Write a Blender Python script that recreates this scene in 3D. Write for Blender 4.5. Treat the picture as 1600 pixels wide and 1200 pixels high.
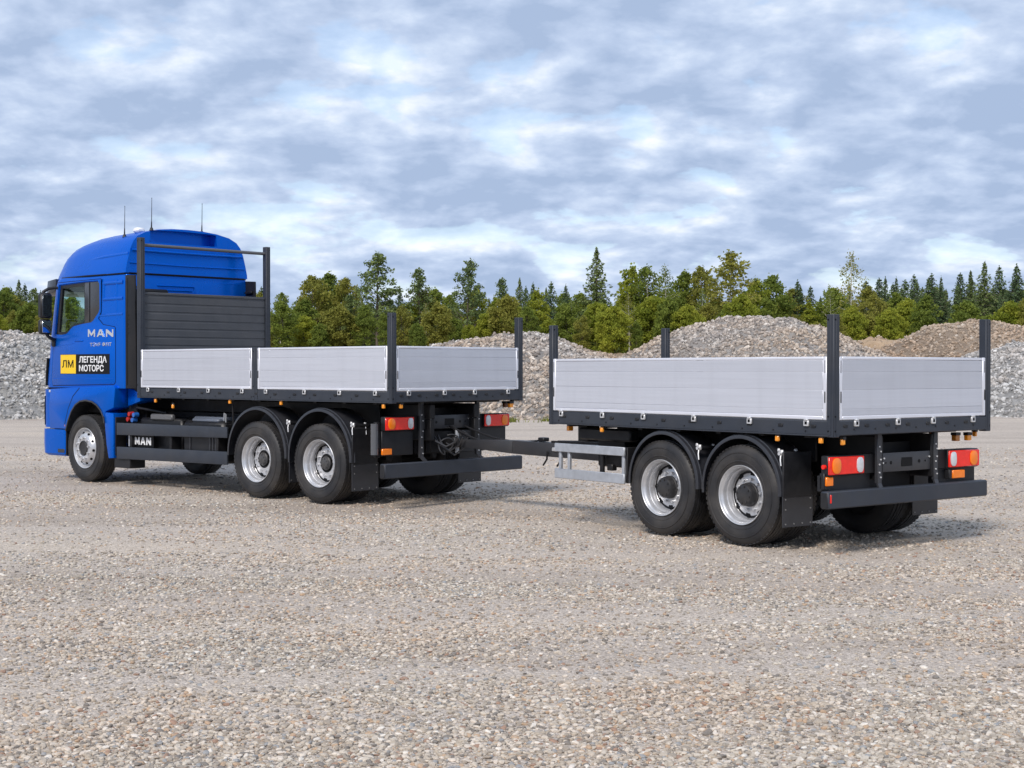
import bpy, bmesh, math, random
import numpy as np
from mathutils import Vector, Matrix, noise

for o in list(bpy.data.objects):
    bpy.data.objects.remove(o, do_unlink=True)
SC = bpy.context.scene
COL = SC.collection
PI = math.pi
R = math.radians

# ------------------------------------------------------------------ camera
CAMH, PITCH, FPX = 1.805, -0.0103, 2299.4
cd = bpy.data.cameras.new('camera')
cd.sensor_width = 36.0
cd.lens = FPX / 1600 * 36.0
cd.clip_start, cd.clip_end = 0.1, 6000
cam = bpy.data.objects.new('camera', cd)
cam.location = (0, 0, CAMH)
cam.rotation_euler = (PI / 2 + PITCH, 0, 0)
COL.objects.link(cam)
SC.camera = cam

# ------------------------------------------------------------------ sky
SUN_EL, SUN_AZ = R(43), R(-158)          # azimuth measured from +Y towards +X
SKY_STRENGTH = 0.1
w = bpy.data.worlds.new('World')
SC.world = w
w.use_nodes = True
nt = w.node_tree
nt.nodes.clear()


def N(tree, typ, loc=None, **kw):
    n = tree.nodes.new(typ)
    for k, v in kw.items():
        setattr(n, k, v)
    return n


def ramp(tree, stops, interp='EASE'):
    n = tree.nodes.new('ShaderNodeValToRGB')
    n.color_ramp.interpolation = interp
    e = n.color_ramp.elements
    while len(e) < len(stops):
        e.new(0.5)
    for el, (p, c) in zip(e, stops):
        el.position = p
        el.color = (c[0], c[1], c[2], 1) if not isinstance(c, (int, float)) else (c, c, c, 1)
    return n


def mathn(tree, op, a=None, b=None, clamp=False):
    n = tree.nodes.new('ShaderNodeMath')
    n.operation = op
    n.use_clamp = clamp
    for i, v in enumerate((a, b)):
        if v is None:
            continue
        if isinstance(v, (int, float)):
            n.inputs[i].default_value = v
        else:
            tree.links.new(v, n.inputs[i])
    return n.outputs[0]


def build_world():
    L = nt.links.new
    out = N(nt, 'ShaderNodeOutputWorld')
    bg = N(nt, 'ShaderNodeBackground')
    bg.inputs['Strength'].default_value = SKY_STRENGTH
    L(bg.outputs[0], out.inputs[0])
    sky = N(nt, 'ShaderNodeTexSky', sky_type='NISHITA')
    sky.sun_disc = False
    sky.sun_elevation = SUN_EL
    sky.sun_rotation = SUN_AZ
    sky.air_density, sky.dust_density, sky.ozone_density = 1.0, 1.2, 1.5
    tc = N(nt, 'ShaderNodeTexCoord')
    sep = N(nt, 'ShaderNodeSeparateXYZ')
    L(tc.outputs['Generated'], sep.inputs[0])
    zz = mathn(nt, 'ADD', mathn(nt, 'MAXIMUM', sep.outputs[2], 0.0), 0.30)
    comb = N(nt, 'ShaderNodeCombineXYZ')
    L(mathn(nt, 'DIVIDE', sep.outputs[0], zz), comb.inputs[0])
    L(mathn(nt, 'DIVIDE', sep.outputs[1], zz), comb.inputs[1])
    def fbm(offset, scale, detail, rough, dist=0.35):
        mp = N(nt, 'ShaderNodeMapping')
        mp.inputs['Location'].default_value = offset
        L(comb.outputs[0], mp.inputs[0])
        n = N(nt, 'ShaderNodeTexNoise', noise_dimensions='3D')
        n.inputs['Scale'].default_value = scale
        n.inputs['Detail'].default_value = detail
        n.inputs['Roughness'].default_value = rough
        n.inputs['Distortion'].default_value = dist
        L(mp.outputs[0], n.inputs['Vector'])
        return n.outputs['Fac']
    a = fbm((3.1, 1.7, 0.4), 6.2, 9, 0.53, 0.1)
    b = fbm((3.1 - 0.02, 1.7 - 0.035, 0.4), 6.2, 9, 0.53, 0.1)   # same field a step higher up: tops are lit, undersides shaded
    c = fbm((9.0, 4.0, 2.0), 2.2, 4, 0.5)
    # cloud thickness
    dens = mathn(nt, 'ADD', mathn(nt, 'ADD', mathn(nt, 'MULTIPLY', mathn(nt, 'SUBTRACT', a, 0.5), 1.8), 0.49), mathn(nt, 'MULTIPLY', mathn(nt, 'SUBTRACT', c, 0.5), 0.22))
    lit = mathn(nt, 'MULTIPLY', mathn(nt, 'SUBTRACT', a, b), 2.4)
    k = 1.0 / SKY_STRENGTH    # ramp colours are radiances
    cov = ramp(nt, [(0.26, 0.0), (0.38, 1.0)])
    L(dens, cov.inputs[0])
    tone = mathn(nt, 'SUBTRACT', mathn(nt, 'ADD', dens, 0.0), lit)
    col = ramp(nt, [(0.02, (0.50, 0.522, 0.56)), (0.20, (0.398, 0.443, 0.52)), (0.34, (0.322, 0.378, 0.475)), (0.48, (0.271, 0.328, 0.435)), (0.72, (0.206, 0.263, 0.37))], 'LINEAR')
    L(tone, col.inputs[0])
    mul = N(nt, 'ShaderNodeVectorMath', operation='SCALE')
    mul.inputs['Scale'].default_value = k
    L(col.outputs[0], mul.inputs[0])
    mix = N(nt, 'ShaderNodeMix', data_type='RGBA')
    cf = mathn(nt, 'ADD', mathn(nt, 'MULTIPLY', cov.outputs[0], 0.30), 0.70)
    L(cf, mix.inputs[0])
    L(sky.outputs[0], mix.inputs[6])
    L(mul.outputs[0], mix.inputs[7])
    L(mix.outputs[2], bg.inputs['Color'])


build_world()
sd = bpy.data.lights.new('sun', 'SUN')
sd.energy = 1.5
sd.angle = R(14)
sd.color = (1.0, 0.93, 0.87)
sun = bpy.data.objects.new('sun', sd)
sdir = Vector((math.sin(SUN_AZ) * math.cos(SUN_EL), math.cos(SUN_AZ) * math.cos(SUN_EL), math.sin(SUN_EL)))
sun.rotation_euler = sdir.to_track_quat('Z', 'Y').to_euler()
sun.location = sdir * 60
COL.objects.link(sun)

vs = SC.view_settings
vs.view_transform = 'Standard'
vs.look = 'None'
vs.exposure = 1.0
vs.gamma = 1.0
vs.use_curve_mapping = False
SC.render.engine = 'CYCLES'
SC.cycles.max_bounces = 8
SC.cycles.transparent_max_bounces = 12

# ------------------------------------------------------------------ materials
MATS = {}


def mat(name, base, rough=0.5, metal=0.0, coat=0.0, var=0.0, vscale=6.0, bump=0.0, bscale=40.0, stretch=None, spec=0.5, dust=0.0):
    """procedural principled material with colour variation, bump and a dust film"""
    if name in MATS:
        return MATS[name]
    m = bpy.data.materials.new(name)
    m.use_nodes = True
    t = m.node_tree
    p = t.nodes['Principled BSDF']
    p.inputs['Roughness'].default_value = rough
    p.inputs['Metallic'].default_value = metal
    p.inputs['Coat Weight'].default_value = coat
    p.inputs['Coat Roughness'].default_value = 0.05
    p.inputs['Specular IOR Level'].default_value = spec
    tc = N(t, 'ShaderNodeTexCoord')
    vec = tc.outputs['Object']
    if stretch:
        mp = N(t, 'ShaderNodeMapping')
        mp.inputs['Scale'].default_value = stretch
        t.links.new(vec, mp.inputs[0])
        vec = mp.outputs[0]
    n = N(t, 'ShaderNodeTexNoise')
    n.inputs['Scale'].default_value = vscale
    n.inputs['Detail'].default_value = 6
    t.links.new(vec, n.inputs['Vector'])
    lo = tuple(max(0, c * (1 - var)) for c in base)
    hi = tuple(min(1, c * (1 + var)) for c in base)
    rp = ramp(t, [(0.3, lo), (0.7, hi)], 'LINEAR')
    t.links.new(n.outputs['Fac'], rp.inputs[0])
    cout = rp.outputs[0]
    if dust:
        n3 = N(t, 'ShaderNodeTexNoise')
        n3.inputs['Scale'].default_value = 3.0
        n3.inputs['Detail'].default_value = 8
        t.links.new(tc.outputs['Object'], n3.inputs['Vector'])
        r3 = ramp(t, [(0.42, 0.0), (0.75, dust)], 'LINEAR')
        t.links.new(n3.outputs['Fac'], r3.inputs[0])
        mx = N(t, 'ShaderNodeMix', data_type='RGBA')
        t.links.new(r3.outputs[0], mx.inputs[0])
        t.links.new(cout, mx.inputs[6])
        mx.inputs[7].default_value = (0.30, 0.26, 0.21, 1)
        cout = mx.outputs[2]
    t.links.new(cout, p.inputs['Base Color'])
    r2 = ramp(t, [(0.3, max(0.02, rough * 0.85)), (0.7, min(1, rough * 1.18))], 'LINEAR')
    t.links.new(n.outputs['Fac'], r2.inputs[0])
    t.links.new(r2.outputs[0], p.inputs['Roughness'])
    if bump:
        nb = N(t, 'ShaderNodeTexNoise')
        nb.inputs['Scale'].default_value = bscale
        nb.inputs['Detail'].default_value = 4
        t.links.new(vec, nb.inputs['Vector'])
        b = N(t, 'ShaderNodeBump')
        b.inputs['Strength'].default_value = bump
        b.inputs['Distance'].default_value = 0.01
        t.links.new(nb.outputs['Fac'], b.inputs['Height'])
        t.links.new(b.outputs[0], p.inputs['Normal'])
    MATS[name] = m
    return m


BLUE = mat('blue_paint', (0.0, 0.115, 0.59), 0.28, 0.45, 0.10, 0.03, 2.0, 0.015, 3, spec=0.1)
DGREY = mat('dark_grey_steel', (0.030, 0.036, 0.048), 0.5, 0.0, 0.0, 0.12, 5, 0.05, 60, dust=0.04, spec=0.38)
BLACK = mat('black_chassis', (0.009, 0.009, 0.0105), 0.5, 0, 0, 0.2, 8, 0.05, 30, dust=0.03, spec=0.3)
PLAST = mat('black_plastic', (0.014, 0.0145, 0.017), 0.42, 0, 0, 0.15, 12, 0.05, 80, dust=0.025, spec=0.35)
FEND = mat('fender_plastic', (0.024, 0.0255, 0.031), 0.36, 0, 0.05, 0.12, 12, 0.04, 60, dust=0.03)
ALU = mat('anodised_aluminium', (0.60, 0.615, 0.665), 0.42, 0.35, 0, 0.035, 3, 0.01, 40, (0.3, 0.3, 16))
ALU2 = mat('aluminium_trim', (0.74, 0.75, 0.80), 0.38, 0.35, 0, 0.03, 3, 0.03, 40)
GALV = mat('galvanised_steel', (0.44, 0.46, 0.49), 0.45, 0.45, 0, 0.10, 14, 0.05, 50)
ZINC = mat('zinc_fitting', (0.66, 0.66, 0.66), 0.4, 0.5, 0, 0.1, 20)
RIM = mat('silver_rim', (0.58, 0.585, 0.60), 0.34, 0.55, 0.1, 0.06, 9, dust=0.06)
RUBB = mat('tyre_rubber', (0.016, 0.016, 0.018), 0.6, 0, 0, 0.25, 10, 0.1, 60, dust=0.13)
TREAD = mat('hub_black', (0.02, 0.02, 0.022), 0.5, 0, 0, 0.2, 14, dust=0.08)
RED = mat('red_lens', (0.88, 0.016, 0.006), 0.22, 0, 0.3, 0.08, 20, 0.12, 120)
ORANGE = mat('orange_lens', (0.98, 0.22, 0.008), 0.22, 0, 0.3, 0.08, 20, 0.12, 120)
AMBER = mat('amber_marker', (0.95, 0.33, 0.02), 0.2, 0, 0.5, 0.08, 20)
CLEARL = mat('clear_lens', (0.66, 0.68, 0.70), 0.15, 0.2, 0.6, 0.12, 30, 0.2, 90)
WHITE = mat('white_letter', (0.80, 0.80, 0.80), 0.4, 0, 0, 0.03)
YELLOW = mat('yellow_vinyl', (0.87, 0.56, 0.005), 0.4, 0, 0.1, 0.02)
VINYL = mat('black_vinyl', (0.005, 0.005, 0.006), 0.4, 0, 0.0, 0.1, spec=0.15)
CHROME = mat('chrome_letter', (0.82, 0.79, 0.74), 0.2, 0.85, 0, 0.05)
SEATM = mat('seat_fabric', (0.05, 0.052, 0.055), 0.85, 0, 0, 0.2, 30)
TRIMC = mat('cab_lining', (0.24, 0.245, 0.24), 0.8, 0, 0, 0.1, 10)
REDH = mat('red_hose', (0.45, 0.02, 0.015), 0.4)
BLUEH = mat('blue_hose_cap', (0.02, 0.13, 0.45), 0.35, 0, 0.3)
def per_piece(m, lo, hi):
    """each extruded plank comes out of the mill in a slightly different tone"""
    t = m.node_tree
    p = t.nodes['Principled BSDF']
    src = p.inputs['Base Color'].links[0].from_socket
    oi = N(t, 'ShaderNodeObjectInfo')
    rp = ramp(t, [(0, lo), (1, hi)], 'LINEAR')
    t.links.new(oi.outputs['Random'], rp.inputs[0])
    tc = N(t, 'ShaderNodeTexCoord')
    mp = N(t, 'ShaderNodeMapping')
    mp.inputs['Scale'].default_value = (9, 9, 0.8)
    t.links.new(tc.outputs['Object'], mp.inputs[0])
    ns = N(t, 'ShaderNodeTexNoise')
    ns.inputs['Scale'].default_value = 1.0
    ns.inputs['Detail'].default_value = 6
    t.links.new(mp.outputs[0], ns.inputs['Vector'])
    st = ramp(t, [(0.45, 1.0), (0.8, 0.955)], 'LINEAR')
    t.links.new(ns.outputs['Fac'], st.inputs[0])
    for k in (rp, st):
        mx = N(t, 'ShaderNodeMix', data_type='RGBA', blend_type='MULTIPLY')
        mx.inputs[0].default_value = 1
        t.links.new(src, mx.inputs[6])
        t.links.new(k.outputs[0], mx.inputs[7])
        src = mx.outputs[2]
    t.links.new(src, p.inputs['Base Color'])


per_piece(ALU, 0.88, 1.0)
WOOD = mat('deck_plywood', (0.10, 0.065, 0.04), 0.7, 0, 0, 0.25, 8, 0.05, 30)


def glass_mat():
    m = bpy.data.materials.new('window_glass')
    m.use_nodes = True
    t = m.node_tree
    t.nodes.clear()
    o = N(t, 'ShaderNodeOutputMaterial')
    tr = N(t, 'ShaderNodeBsdfTransparent')
    n = N(t, 'ShaderNodeTexNoise')
    n.inputs['Scale'].default_value = 2.0
    rp = ramp(t, [(0.3, (0.80, 0.92, 0.86)), (0.7, (0.86, 0.95, 0.90))])
    t.links.new(n.outputs['Fac'], rp.inputs[0])
    t.links.new(rp.outputs[0], tr.inputs[0])
    gl = N(t, 'ShaderNodeBsdfGlossy')
    gl.inputs['Roughness'].default_value = 0.02
    ge = N(t, 'ShaderNodeNewGeometry')
    dt = N(t, 'ShaderNodeVectorMath', operation='DOT_PRODUCT')
    t.links.new(ge.outputs['Incoming'], dt.inputs[0])
    t.links.new(ge.outputs['Normal'], dt.inputs[1])
    c1 = mathn(t, 'SUBTRACT', 1.0, mathn(t, 'ABSOLUTE', dt.outputs['Value']))
    fz = mathn(t, 'ADD', mathn(t, 'MULTIPLY', mathn(t, 'POWER', c1, 5.0), 0.96), 0.04)   # Schlick
    mx = N(t, 'ShaderNodeMixShader')
    t.links.new(fz, mx.inputs[0])
    t.links.new(tr.outputs[0], mx.inputs[1])
    t.links.new(gl.outputs[0], mx.inputs[2])
    t.links.new(mx.outputs[0], o.inputs[0])
    return m


GLASS = glass_mat()
MIRR = mat('mirror_glass', (0.55, 0.6, 0.65), 0.04, 1.0, 0, 0.02)

# ------------------------------------------------------------------ object helpers


def link(o, parent=None):
    COL.objects.link(o)
    if parent is not None:
        o.parent = parent
    return o


def empty(name, loc=(0, 0, 0), rz=0.0, parent=None):
    o = bpy.data.objects.new(name, None)
    o.empty_display_size = 0.3
    o.location = loc
    o.rotation_euler = (0, 0, rz)
    return link(o, parent)


def tag(o, label=None, cat=None, group=None, kind=None):
    if label:
        o['label'] = label
    if cat:
        o['category'] = cat
    if group:
        o['group'] = group
    if kind:
        o['kind'] = kind
    return o


def mesh_from(name, verts, faces, m, smooth=True, angle=38):
    me = bpy.data.meshes.new(name)
    me.from_pydata([tuple(v) for v in verts], [], [tuple(f) for f in faces])
    me.validate()
    if smooth:
        me.polygons.foreach_set('use_smooth', [True] * len(me.polygons))
        me.set_sharp_from_angle(angle=R(angle))
    if m:
        me.materials.append(m)
    return me


class MB:
    """collects primitive shapes that make up ONE part"""

    def __init__(s):
        s.v, s.f = [], []

    def add(s, v, f):
        b = len(s.v)
        s.v += [tuple(x) for x in v]
        s.f += [tuple(i + b for i in q) for q in f]
        return s

    def box(s, x0, x1, y0, y1, z0, z1, c=0.0):
        x0, x1 = min(x0, x1), max(x0, x1)
        y0, y1 = min(y0, y1), max(y0, y1)
        z0, z1 = min(z0, z1), max(z0, z1)
        if c <= 0:
            v = [(x, y, z) for z in (z0, z1) for y in (y0, y1) for x in (x0, x1)]
            return s.add(v, [(0, 2, 3, 1), (4, 5, 7, 6), (0, 1, 5, 4), (2, 6, 7, 3), (0, 4, 6, 2), (1, 3, 7, 5)])
        c = min(c, (x1 - x0) * .45, (y1 - y0) * .45, (z1 - z0) * .45)
        bm = bmesh.new()
        bmesh.ops.create_cube(bm, size=1.0)
        for q in bm.verts:
            q.co = Vector(((x0 + x1) / 2 + q.co.x * (x1 - x0), (y0 + y1) / 2 + q.co.y * (y1 - y0), (z0 + z1) / 2 + q.co.z * (z1 - z0)))
        bmesh.ops.bevel(bm, geom=list(bm.edges), offset=c, segments=1, affect='EDGES', profile=0.5)
        bm.verts.index_update()
        v = [q.co[:] for q in bm.verts]
        f = [[q.index for q in fc.verts] for fc in bm.faces]
        bm.free()
        return s.add(v, f)

    def obox(s, c, size, M=None, ch=0.0):
        t = MB().box(-size[0] / 2, size[0] / 2, -size[1] / 2, size[1] / 2, -size[2] / 2, size[2] / 2, ch)
        M = M or Matrix.Identity(3)
        return s.add([tuple(Vector(c) + M @ Vector(q)) for q in t.v], t.f)

    def beam(s, p0, p1, wd, ht, ch=0.0, up=(0, 0, 1), w1=None, h1=None):
        p0, p1 = Vector(p0), Vector(p1)
        d = (p1 - p0).normalized()
        sd_ = d.cross(Vector(up)).normalized()
        u = sd_.cross(d).normalized()
        w1 = wd if w1 is None else w1
        h1 = ht if h1 is None else h1
        v = []
        for p, a, b in ((p0, wd, ht), (p1, w1, h1)):
            for sx, sz in ((-1, -1), (1, -1), (1, 1), (-1, 1)):
                v.append(p + sd_ * (sx * a / 2) + u * (sz * b / 2))
        return s.add(v, [(0, 1, 2, 3), (7, 6, 5, 4), (0, 4, 5, 1), (1, 5, 6, 2), (2, 6, 7, 3), (3, 7, 4, 0)])

    def cyl(s, p0, p1, r0, r1=None, n=16, cap=True):
        p0, p1 = Vector(p0), Vector(p1)
        r1 = r0 if r1 is None else r1
        d = (p1 - p0).normalized()
        a = d.orthogonal().normalized()
        b = d.cross(a)
        v = []
        for p, r in ((p0, r0), (p1, r1)):
            for i in range(n):
                t = 2 * PI * i / n
                v.append(p + a * (math.cos(t) * r) + b * (math.sin(t) * r))
        f = [(i, (i + 1) % n, n + (i + 1) % n, n + i) for i in range(n)]
        if cap:
            f += [tuple(range(n - 1, -1, -1)), tuple(range(n, 2 * n))]
        return s.add(v, f)

    def tube(s, path, r, n=8):
        path = [Vector(p) for p in path]
        rs = r if isinstance(r, (list, tuple)) else [r] * len(path)
        v, f = [], []
        a = None
        for k, p in enumerate(path):
            d = (path[min(k + 1, len(path) - 1)] - path[max(k - 1, 0)]).normalized()
            if a is None:
                a = d.orthogonal().normalized()
            a = (a - d * a.dot(d)).normalized()
            b = d.cross(a)
            for i in range(n):
                t = 2 * PI * i / n
                v.append(p + a * (math.cos(t) * rs[k]) + b * (math.sin(t) * rs[k]))
        for k in range(len(path) - 1):
            for i in range(n):
                f.append((k * n + i, k * n + (i + 1) % n, (k + 1) * n + (i + 1) % n, (k + 1) * n + i))
        f += [tuple(range(n - 1, -1, -1)), tuple(range((len(path) - 1) * n, len(path) * n))]
        return s.add(v, f)

    def prism(s, poly, axis, a0, a1):
        """poly in the plane normal to axis: axis y -> (x,z); axis x -> (y,z); axis z -> (x,y)"""
        def P(q, t):
            return {'y': (q[0], t, q[1]), 'x': (t, q[0], q[1]), 'z': (q[0], q[1], t)}[axis]
        n = len(poly)
        v = [P(q, a0) for q in poly] + [P(q, a1) for q in poly]
        f = [(i, (i + 1) % n, n + (i + 1) % n, n + i) for i in range(n)]
        f += [tuple(range(n - 1, -1, -1)), tuple(range(n, 2 * n))]
        return s.add(v, f)

    def lathe(s, prof, n=48, c=(0, 0, 0), closed=False):
        """prof (r, y) revolved about the local y axis"""
        v, f = [], []
        m = len(prof)
        for i in range(n):
            t = 2 * PI * i / n
            for r, y in prof:
                v.append((c[0] + r * math.cos(t), c[1] + y, c[2] + r * math.sin(t)))
        for i in range(n):
            j = (i + 1) % n
            for k in range(m if closed else m - 1):
                k2 = (k + 1) % m
                f.append((i * m + k, i * m + k2, j * m + k2, j * m + k))
        return s.add(v, f)

    def mesh(s, name, m, bevel=0.0, seg=2, angle=38):
        me = mesh_from(name, s.v, s.f, m, True, angle)
        bm = bmesh.new()
        bm.from_mesh(me)
        bmesh.ops.recalc_face_normals(bm, faces=bm.faces)
        if bevel:
            eds = [e for e in bm.edges if len(e.link_faces) == 2 and e.calc_face_angle(0) > 0.5]
            bmesh.ops.bevel(bm, geom=eds, offset=bevel, segments=seg, affect='EDGES', profile=0.5, clamp_overlap=True)
        bm.to_mesh(me)
        bm.free()
        me.polygons.foreach_set('use_smooth', [True] * len(me.polygons))
        me.set_sharp_from_angle(angle=R(angle))
        return me

    def build(s, name, m, parent=None, bevel=0.0, seg=2, loc=None, angle=38):
        o = bpy.data.objects.new(name, s.mesh(name, m, bevel, seg, angle))
        if loc:
            o.location = loc
        return link(o, parent)


def put(name, me, parent, loc=(0, 0, 0), rot=(0, 0, 0), scale=(1, 1, 1)):
    o = bpy.data.objects.new(name, me)
    o.location, o.rotation_euler, o.scale = loc, rot, scale
    return link(o, parent)


def flip(root_like):
    return root_like


def text_mesh(name, body, size, m, extrude=0.003, offset=0.0, sx=1.0):
    cu = bpy.data.curves.new(name, 'FONT')
    cu.body = body
    cu.size = size
    cu.extrude = extrude
    cu.offset = offset
    cu.align_x, cu.align_y = 'CENTER', 'CENTER'
    cu.resolution_u = 4
    o = bpy.data.objects.new(name, cu)
    COL.objects.link(o)
    bpy.context.view_layer.update()
    me = bpy.data.meshes.new_from_object(o.evaluated_get(bpy.context.evaluated_depsgraph_get()))
    bpy.data.objects.remove(o)
    me.name = name
    me.materials.clear()
    me.materials.append(m)
    me.transform(Matrix.Diagonal((sx, 1, 1, 1)))
    return me


def man_letters(h, wd, gap, m, depth=0.006):
    """three block letters M A N drawn as solid polygons, in the x-z plane, reading towards +x, origin at centre"""
    st = h * 0.29
    M_ = [(0, 0), (0, h), (st * .95, h), (wd * .5, h * .42), (wd - st * .95, h), (wd, h), (wd, 0), (wd - st, 0), (wd - st, h * .52), (wd * .5, h * .08), (st, h * .52), (st, 0)]
    Nn = [(0, 0), (0, h), (st, h), (wd - st, h * .46), (wd - st, h), (wd, h), (wd, 0), (wd - st, 0), (st, h * .54), (st, 0)]
    aw = wd * 1.02
    Aa = [[(0, 0), (aw * .36, h), (aw * .64, h), (aw, 0), (aw - st * 1.1, 0), (aw * .70, h * .22), (aw * .62, h * .44), (aw * .5, h * .78), (aw * .38, h * .44), (aw * .30, h * .22), (st * 1.1, 0)],
          [(aw * .30, h * .22), (aw * .38, h * .44), (aw * .62, h * .44), (aw * .70, h * .22)]]
    mb = MB()
    tot = wd * 2 + aw + gap * 2
    def put_poly(poly, ox):
        mb.prism([(ox - tot / 2 + x, z - h / 2) for x, z in poly], 'y', 0, depth)
    put_poly(M_, 0)
    for q in Aa:
        put_poly(q, wd + gap)
    put_poly(Nn, wd + gap + aw + gap)
    return mb


# ------------------------------------------------------------------ ground


def gz(x, y):
    a = noise.noise((x * 0.35, y * 0.35, 0.3)) * 0.016 + noise.noise((x * 1.3, y * 1.3, 5.1)) * 0.006
    return a - 0.012 - 0.010 * lane(x, y)


LANES = [(8.6, .05, .6), (10.35, .05, .6), (12.6, -.10, 2.1), (14.2, -.10, 2.1), (17.2, .16, 4.0), (19.4, .16, 4.0), (26.0, -.06, 1.2), (28.2, -.06, 1.2)]


def lane(x, y):
    """compacted wheel tracks crossing the yard: 1 on a track, 0 beside it"""
    best = 0.0
    for y0, sl, ph in LANES:
        c = y0 + sl * x + 0.30 * math.sin(x * 0.33 + ph)
        d = abs(y - c) / 0.34
        if d < 1.6:
            best = max(best, math.exp(-d * d * 1.6))
    return best


def gravel_mat(name, cols, cell=42.0, bump=0.7, patch=True):
    m = bpy.data.materials.new(name)
    m.use_nodes = True
    t = m.node_tree
    L = t.links.new
    p = t.nodes['Principled BSDF']
    p.inputs['Roughness'].default_value = 0.9
    p.inputs['Specular IOR Level'].default_value = 0.25
    tc = N(t, 'ShaderNodeTexCoord')
    vo = N(t, 'ShaderNodeTexVoronoi')
    vo.inputs['Scale'].default_value = cell
    vo.inputs['Randomness'].default_value = 1.0
    L(tc.outputs['Object'], vo.inputs['Vector'])
    sp = N(t, 'ShaderNodeSeparateColor')
    L(vo.outputs['Color'], sp.inputs[0])
    rc = ramp(t, [(i / (len(cols) - 1), c) for i, c in enumerate(cols)], 'LINEAR')
    L(sp.outputs[0], rc.inputs[0])
    n1 = N(t, 'ShaderNodeTexNoise')
    n1.inputs['Scale'].default_value = 0.45
    n1.inputs['Detail'].default_value = 5
    n1.inputs['Roughness'].default_value = 0.6
    mp = N(t, 'ShaderNodeMapping')
    mp.inputs['Scale'].default_value = (0.22, 1.0, 1.0)
    L(tc.outputs['Object'], mp.inputs[0])
    L(mp.outputs[0], n1.inputs['Vector'])
    pr = ramp(t, [(0.3, (0.78, 0.755, 0.73)), (0.5, (1.0, 1.0, 1.0)), (0.72, (1.12, 1.10, 1.05))], 'LINEAR')
    L(n1.outputs['Fac'], pr.inputs[0])
    n2 = N(t, 'ShaderNodeTexNoise')
    n2.inputs['Scale'].default_value = 160
    n2.inputs['Detail'].default_value = 3
    L(tc.outputs['Object'], n2.inputs['Vector'])
    fr = ramp(t, [(0.3, 0.78), (0.7, 1.18)], 'LINEAR')
    L(n2.outputs['Fac'], fr.inputs[0])
    m1 = N(t, 'ShaderNodeMix', data_type='RGBA', blend_type='MULTIPLY')
    m1.inputs[0].default_value = 1
    L(rc.outputs[0], m1.inputs[6])
    L(pr.outputs[0], m1.inputs[7])
    m2 = N(t, 'ShaderNodeMix', data_type='RGBA', blend_type='MULTIPLY')
    m2.inputs[0].default_value = 1
    L(m1.outputs[2], m2.inputs[6])
    L(fr.outputs[0], m2.inputs[7])
    L(m2.outputs[2], p.inputs['Base Color'])
    hgt = mathn(t, 'SUBTRACT', 1.0, vo.outputs['Distance'])
    hh = mathn(t, 'ADD', hgt, mathn(t, 'MULTIPLY', n2.outputs['Fac'], 0.4))
    b = N(t, 'ShaderNodeBump')
    b.inputs['Strength'].default_value = bump
    b.inputs['Distance'].default_value = 0.6 / cell
    L(hh, b.inputs['Height'])
    L(b.outputs[0], p.inputs['Normal'])
    return m


GROUND = gravel_mat('gravel_ground', [(0.30, 0.252, 0.208), (0.565, 0.49, 0.415), (0.455, 0.39, 0.325), (0.70, 0.615, 0.53)], 60, 1.0)


def make_ground():
    def lines(lo, hi, d0, c0, c1):
        """dense between c0 and c1, growing outward"""
        a = list(np.arange(c0, c1 + 1e-6, d0))
        s = d0
        x = c1
        while x < hi:
            s *= 1.35
            x += s
            a.append(min(x, hi))
        s = d0
        x = c0
        while x > lo:
            s *= 1.35
            x -= s
            a.insert(0, max(x, lo))
        return a
    xs = lines(-2500, 2500, 0.3, -14, 14)
    ys = lines(-300, 4000, 0.3, 3, 45)
    nx, ny = len(xs), len(ys)
    v = []
    for y in ys:
        for x in xs:
            fade = max(0.0, min(1.0, (60 - abs(y - 20)) / 20)) * max(0.0, min(1.0, (30 - abs(x)) / 10))
            v.append((x, y, gz(x, y) * fade - 0.012 * (1 - fade)))
    f = [(j * nx + i, j * nx + i + 1, (j + 1) * nx + i + 1, (j + 1) * nx + i) for j in range(ny - 1) for i in range(nx - 1)]
    me = mesh_from('ground', v, f, GROUND, True, 180)
    o = link(bpy.data.objects.new('ground', me))
    tag(o, 'flat yard of compacted beige grey gravel', None, None, 'structure')
    return o


make_ground()

# ---- scattered stones: points with attributes, instanced through geometry nodes (uncountable stuff)


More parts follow.
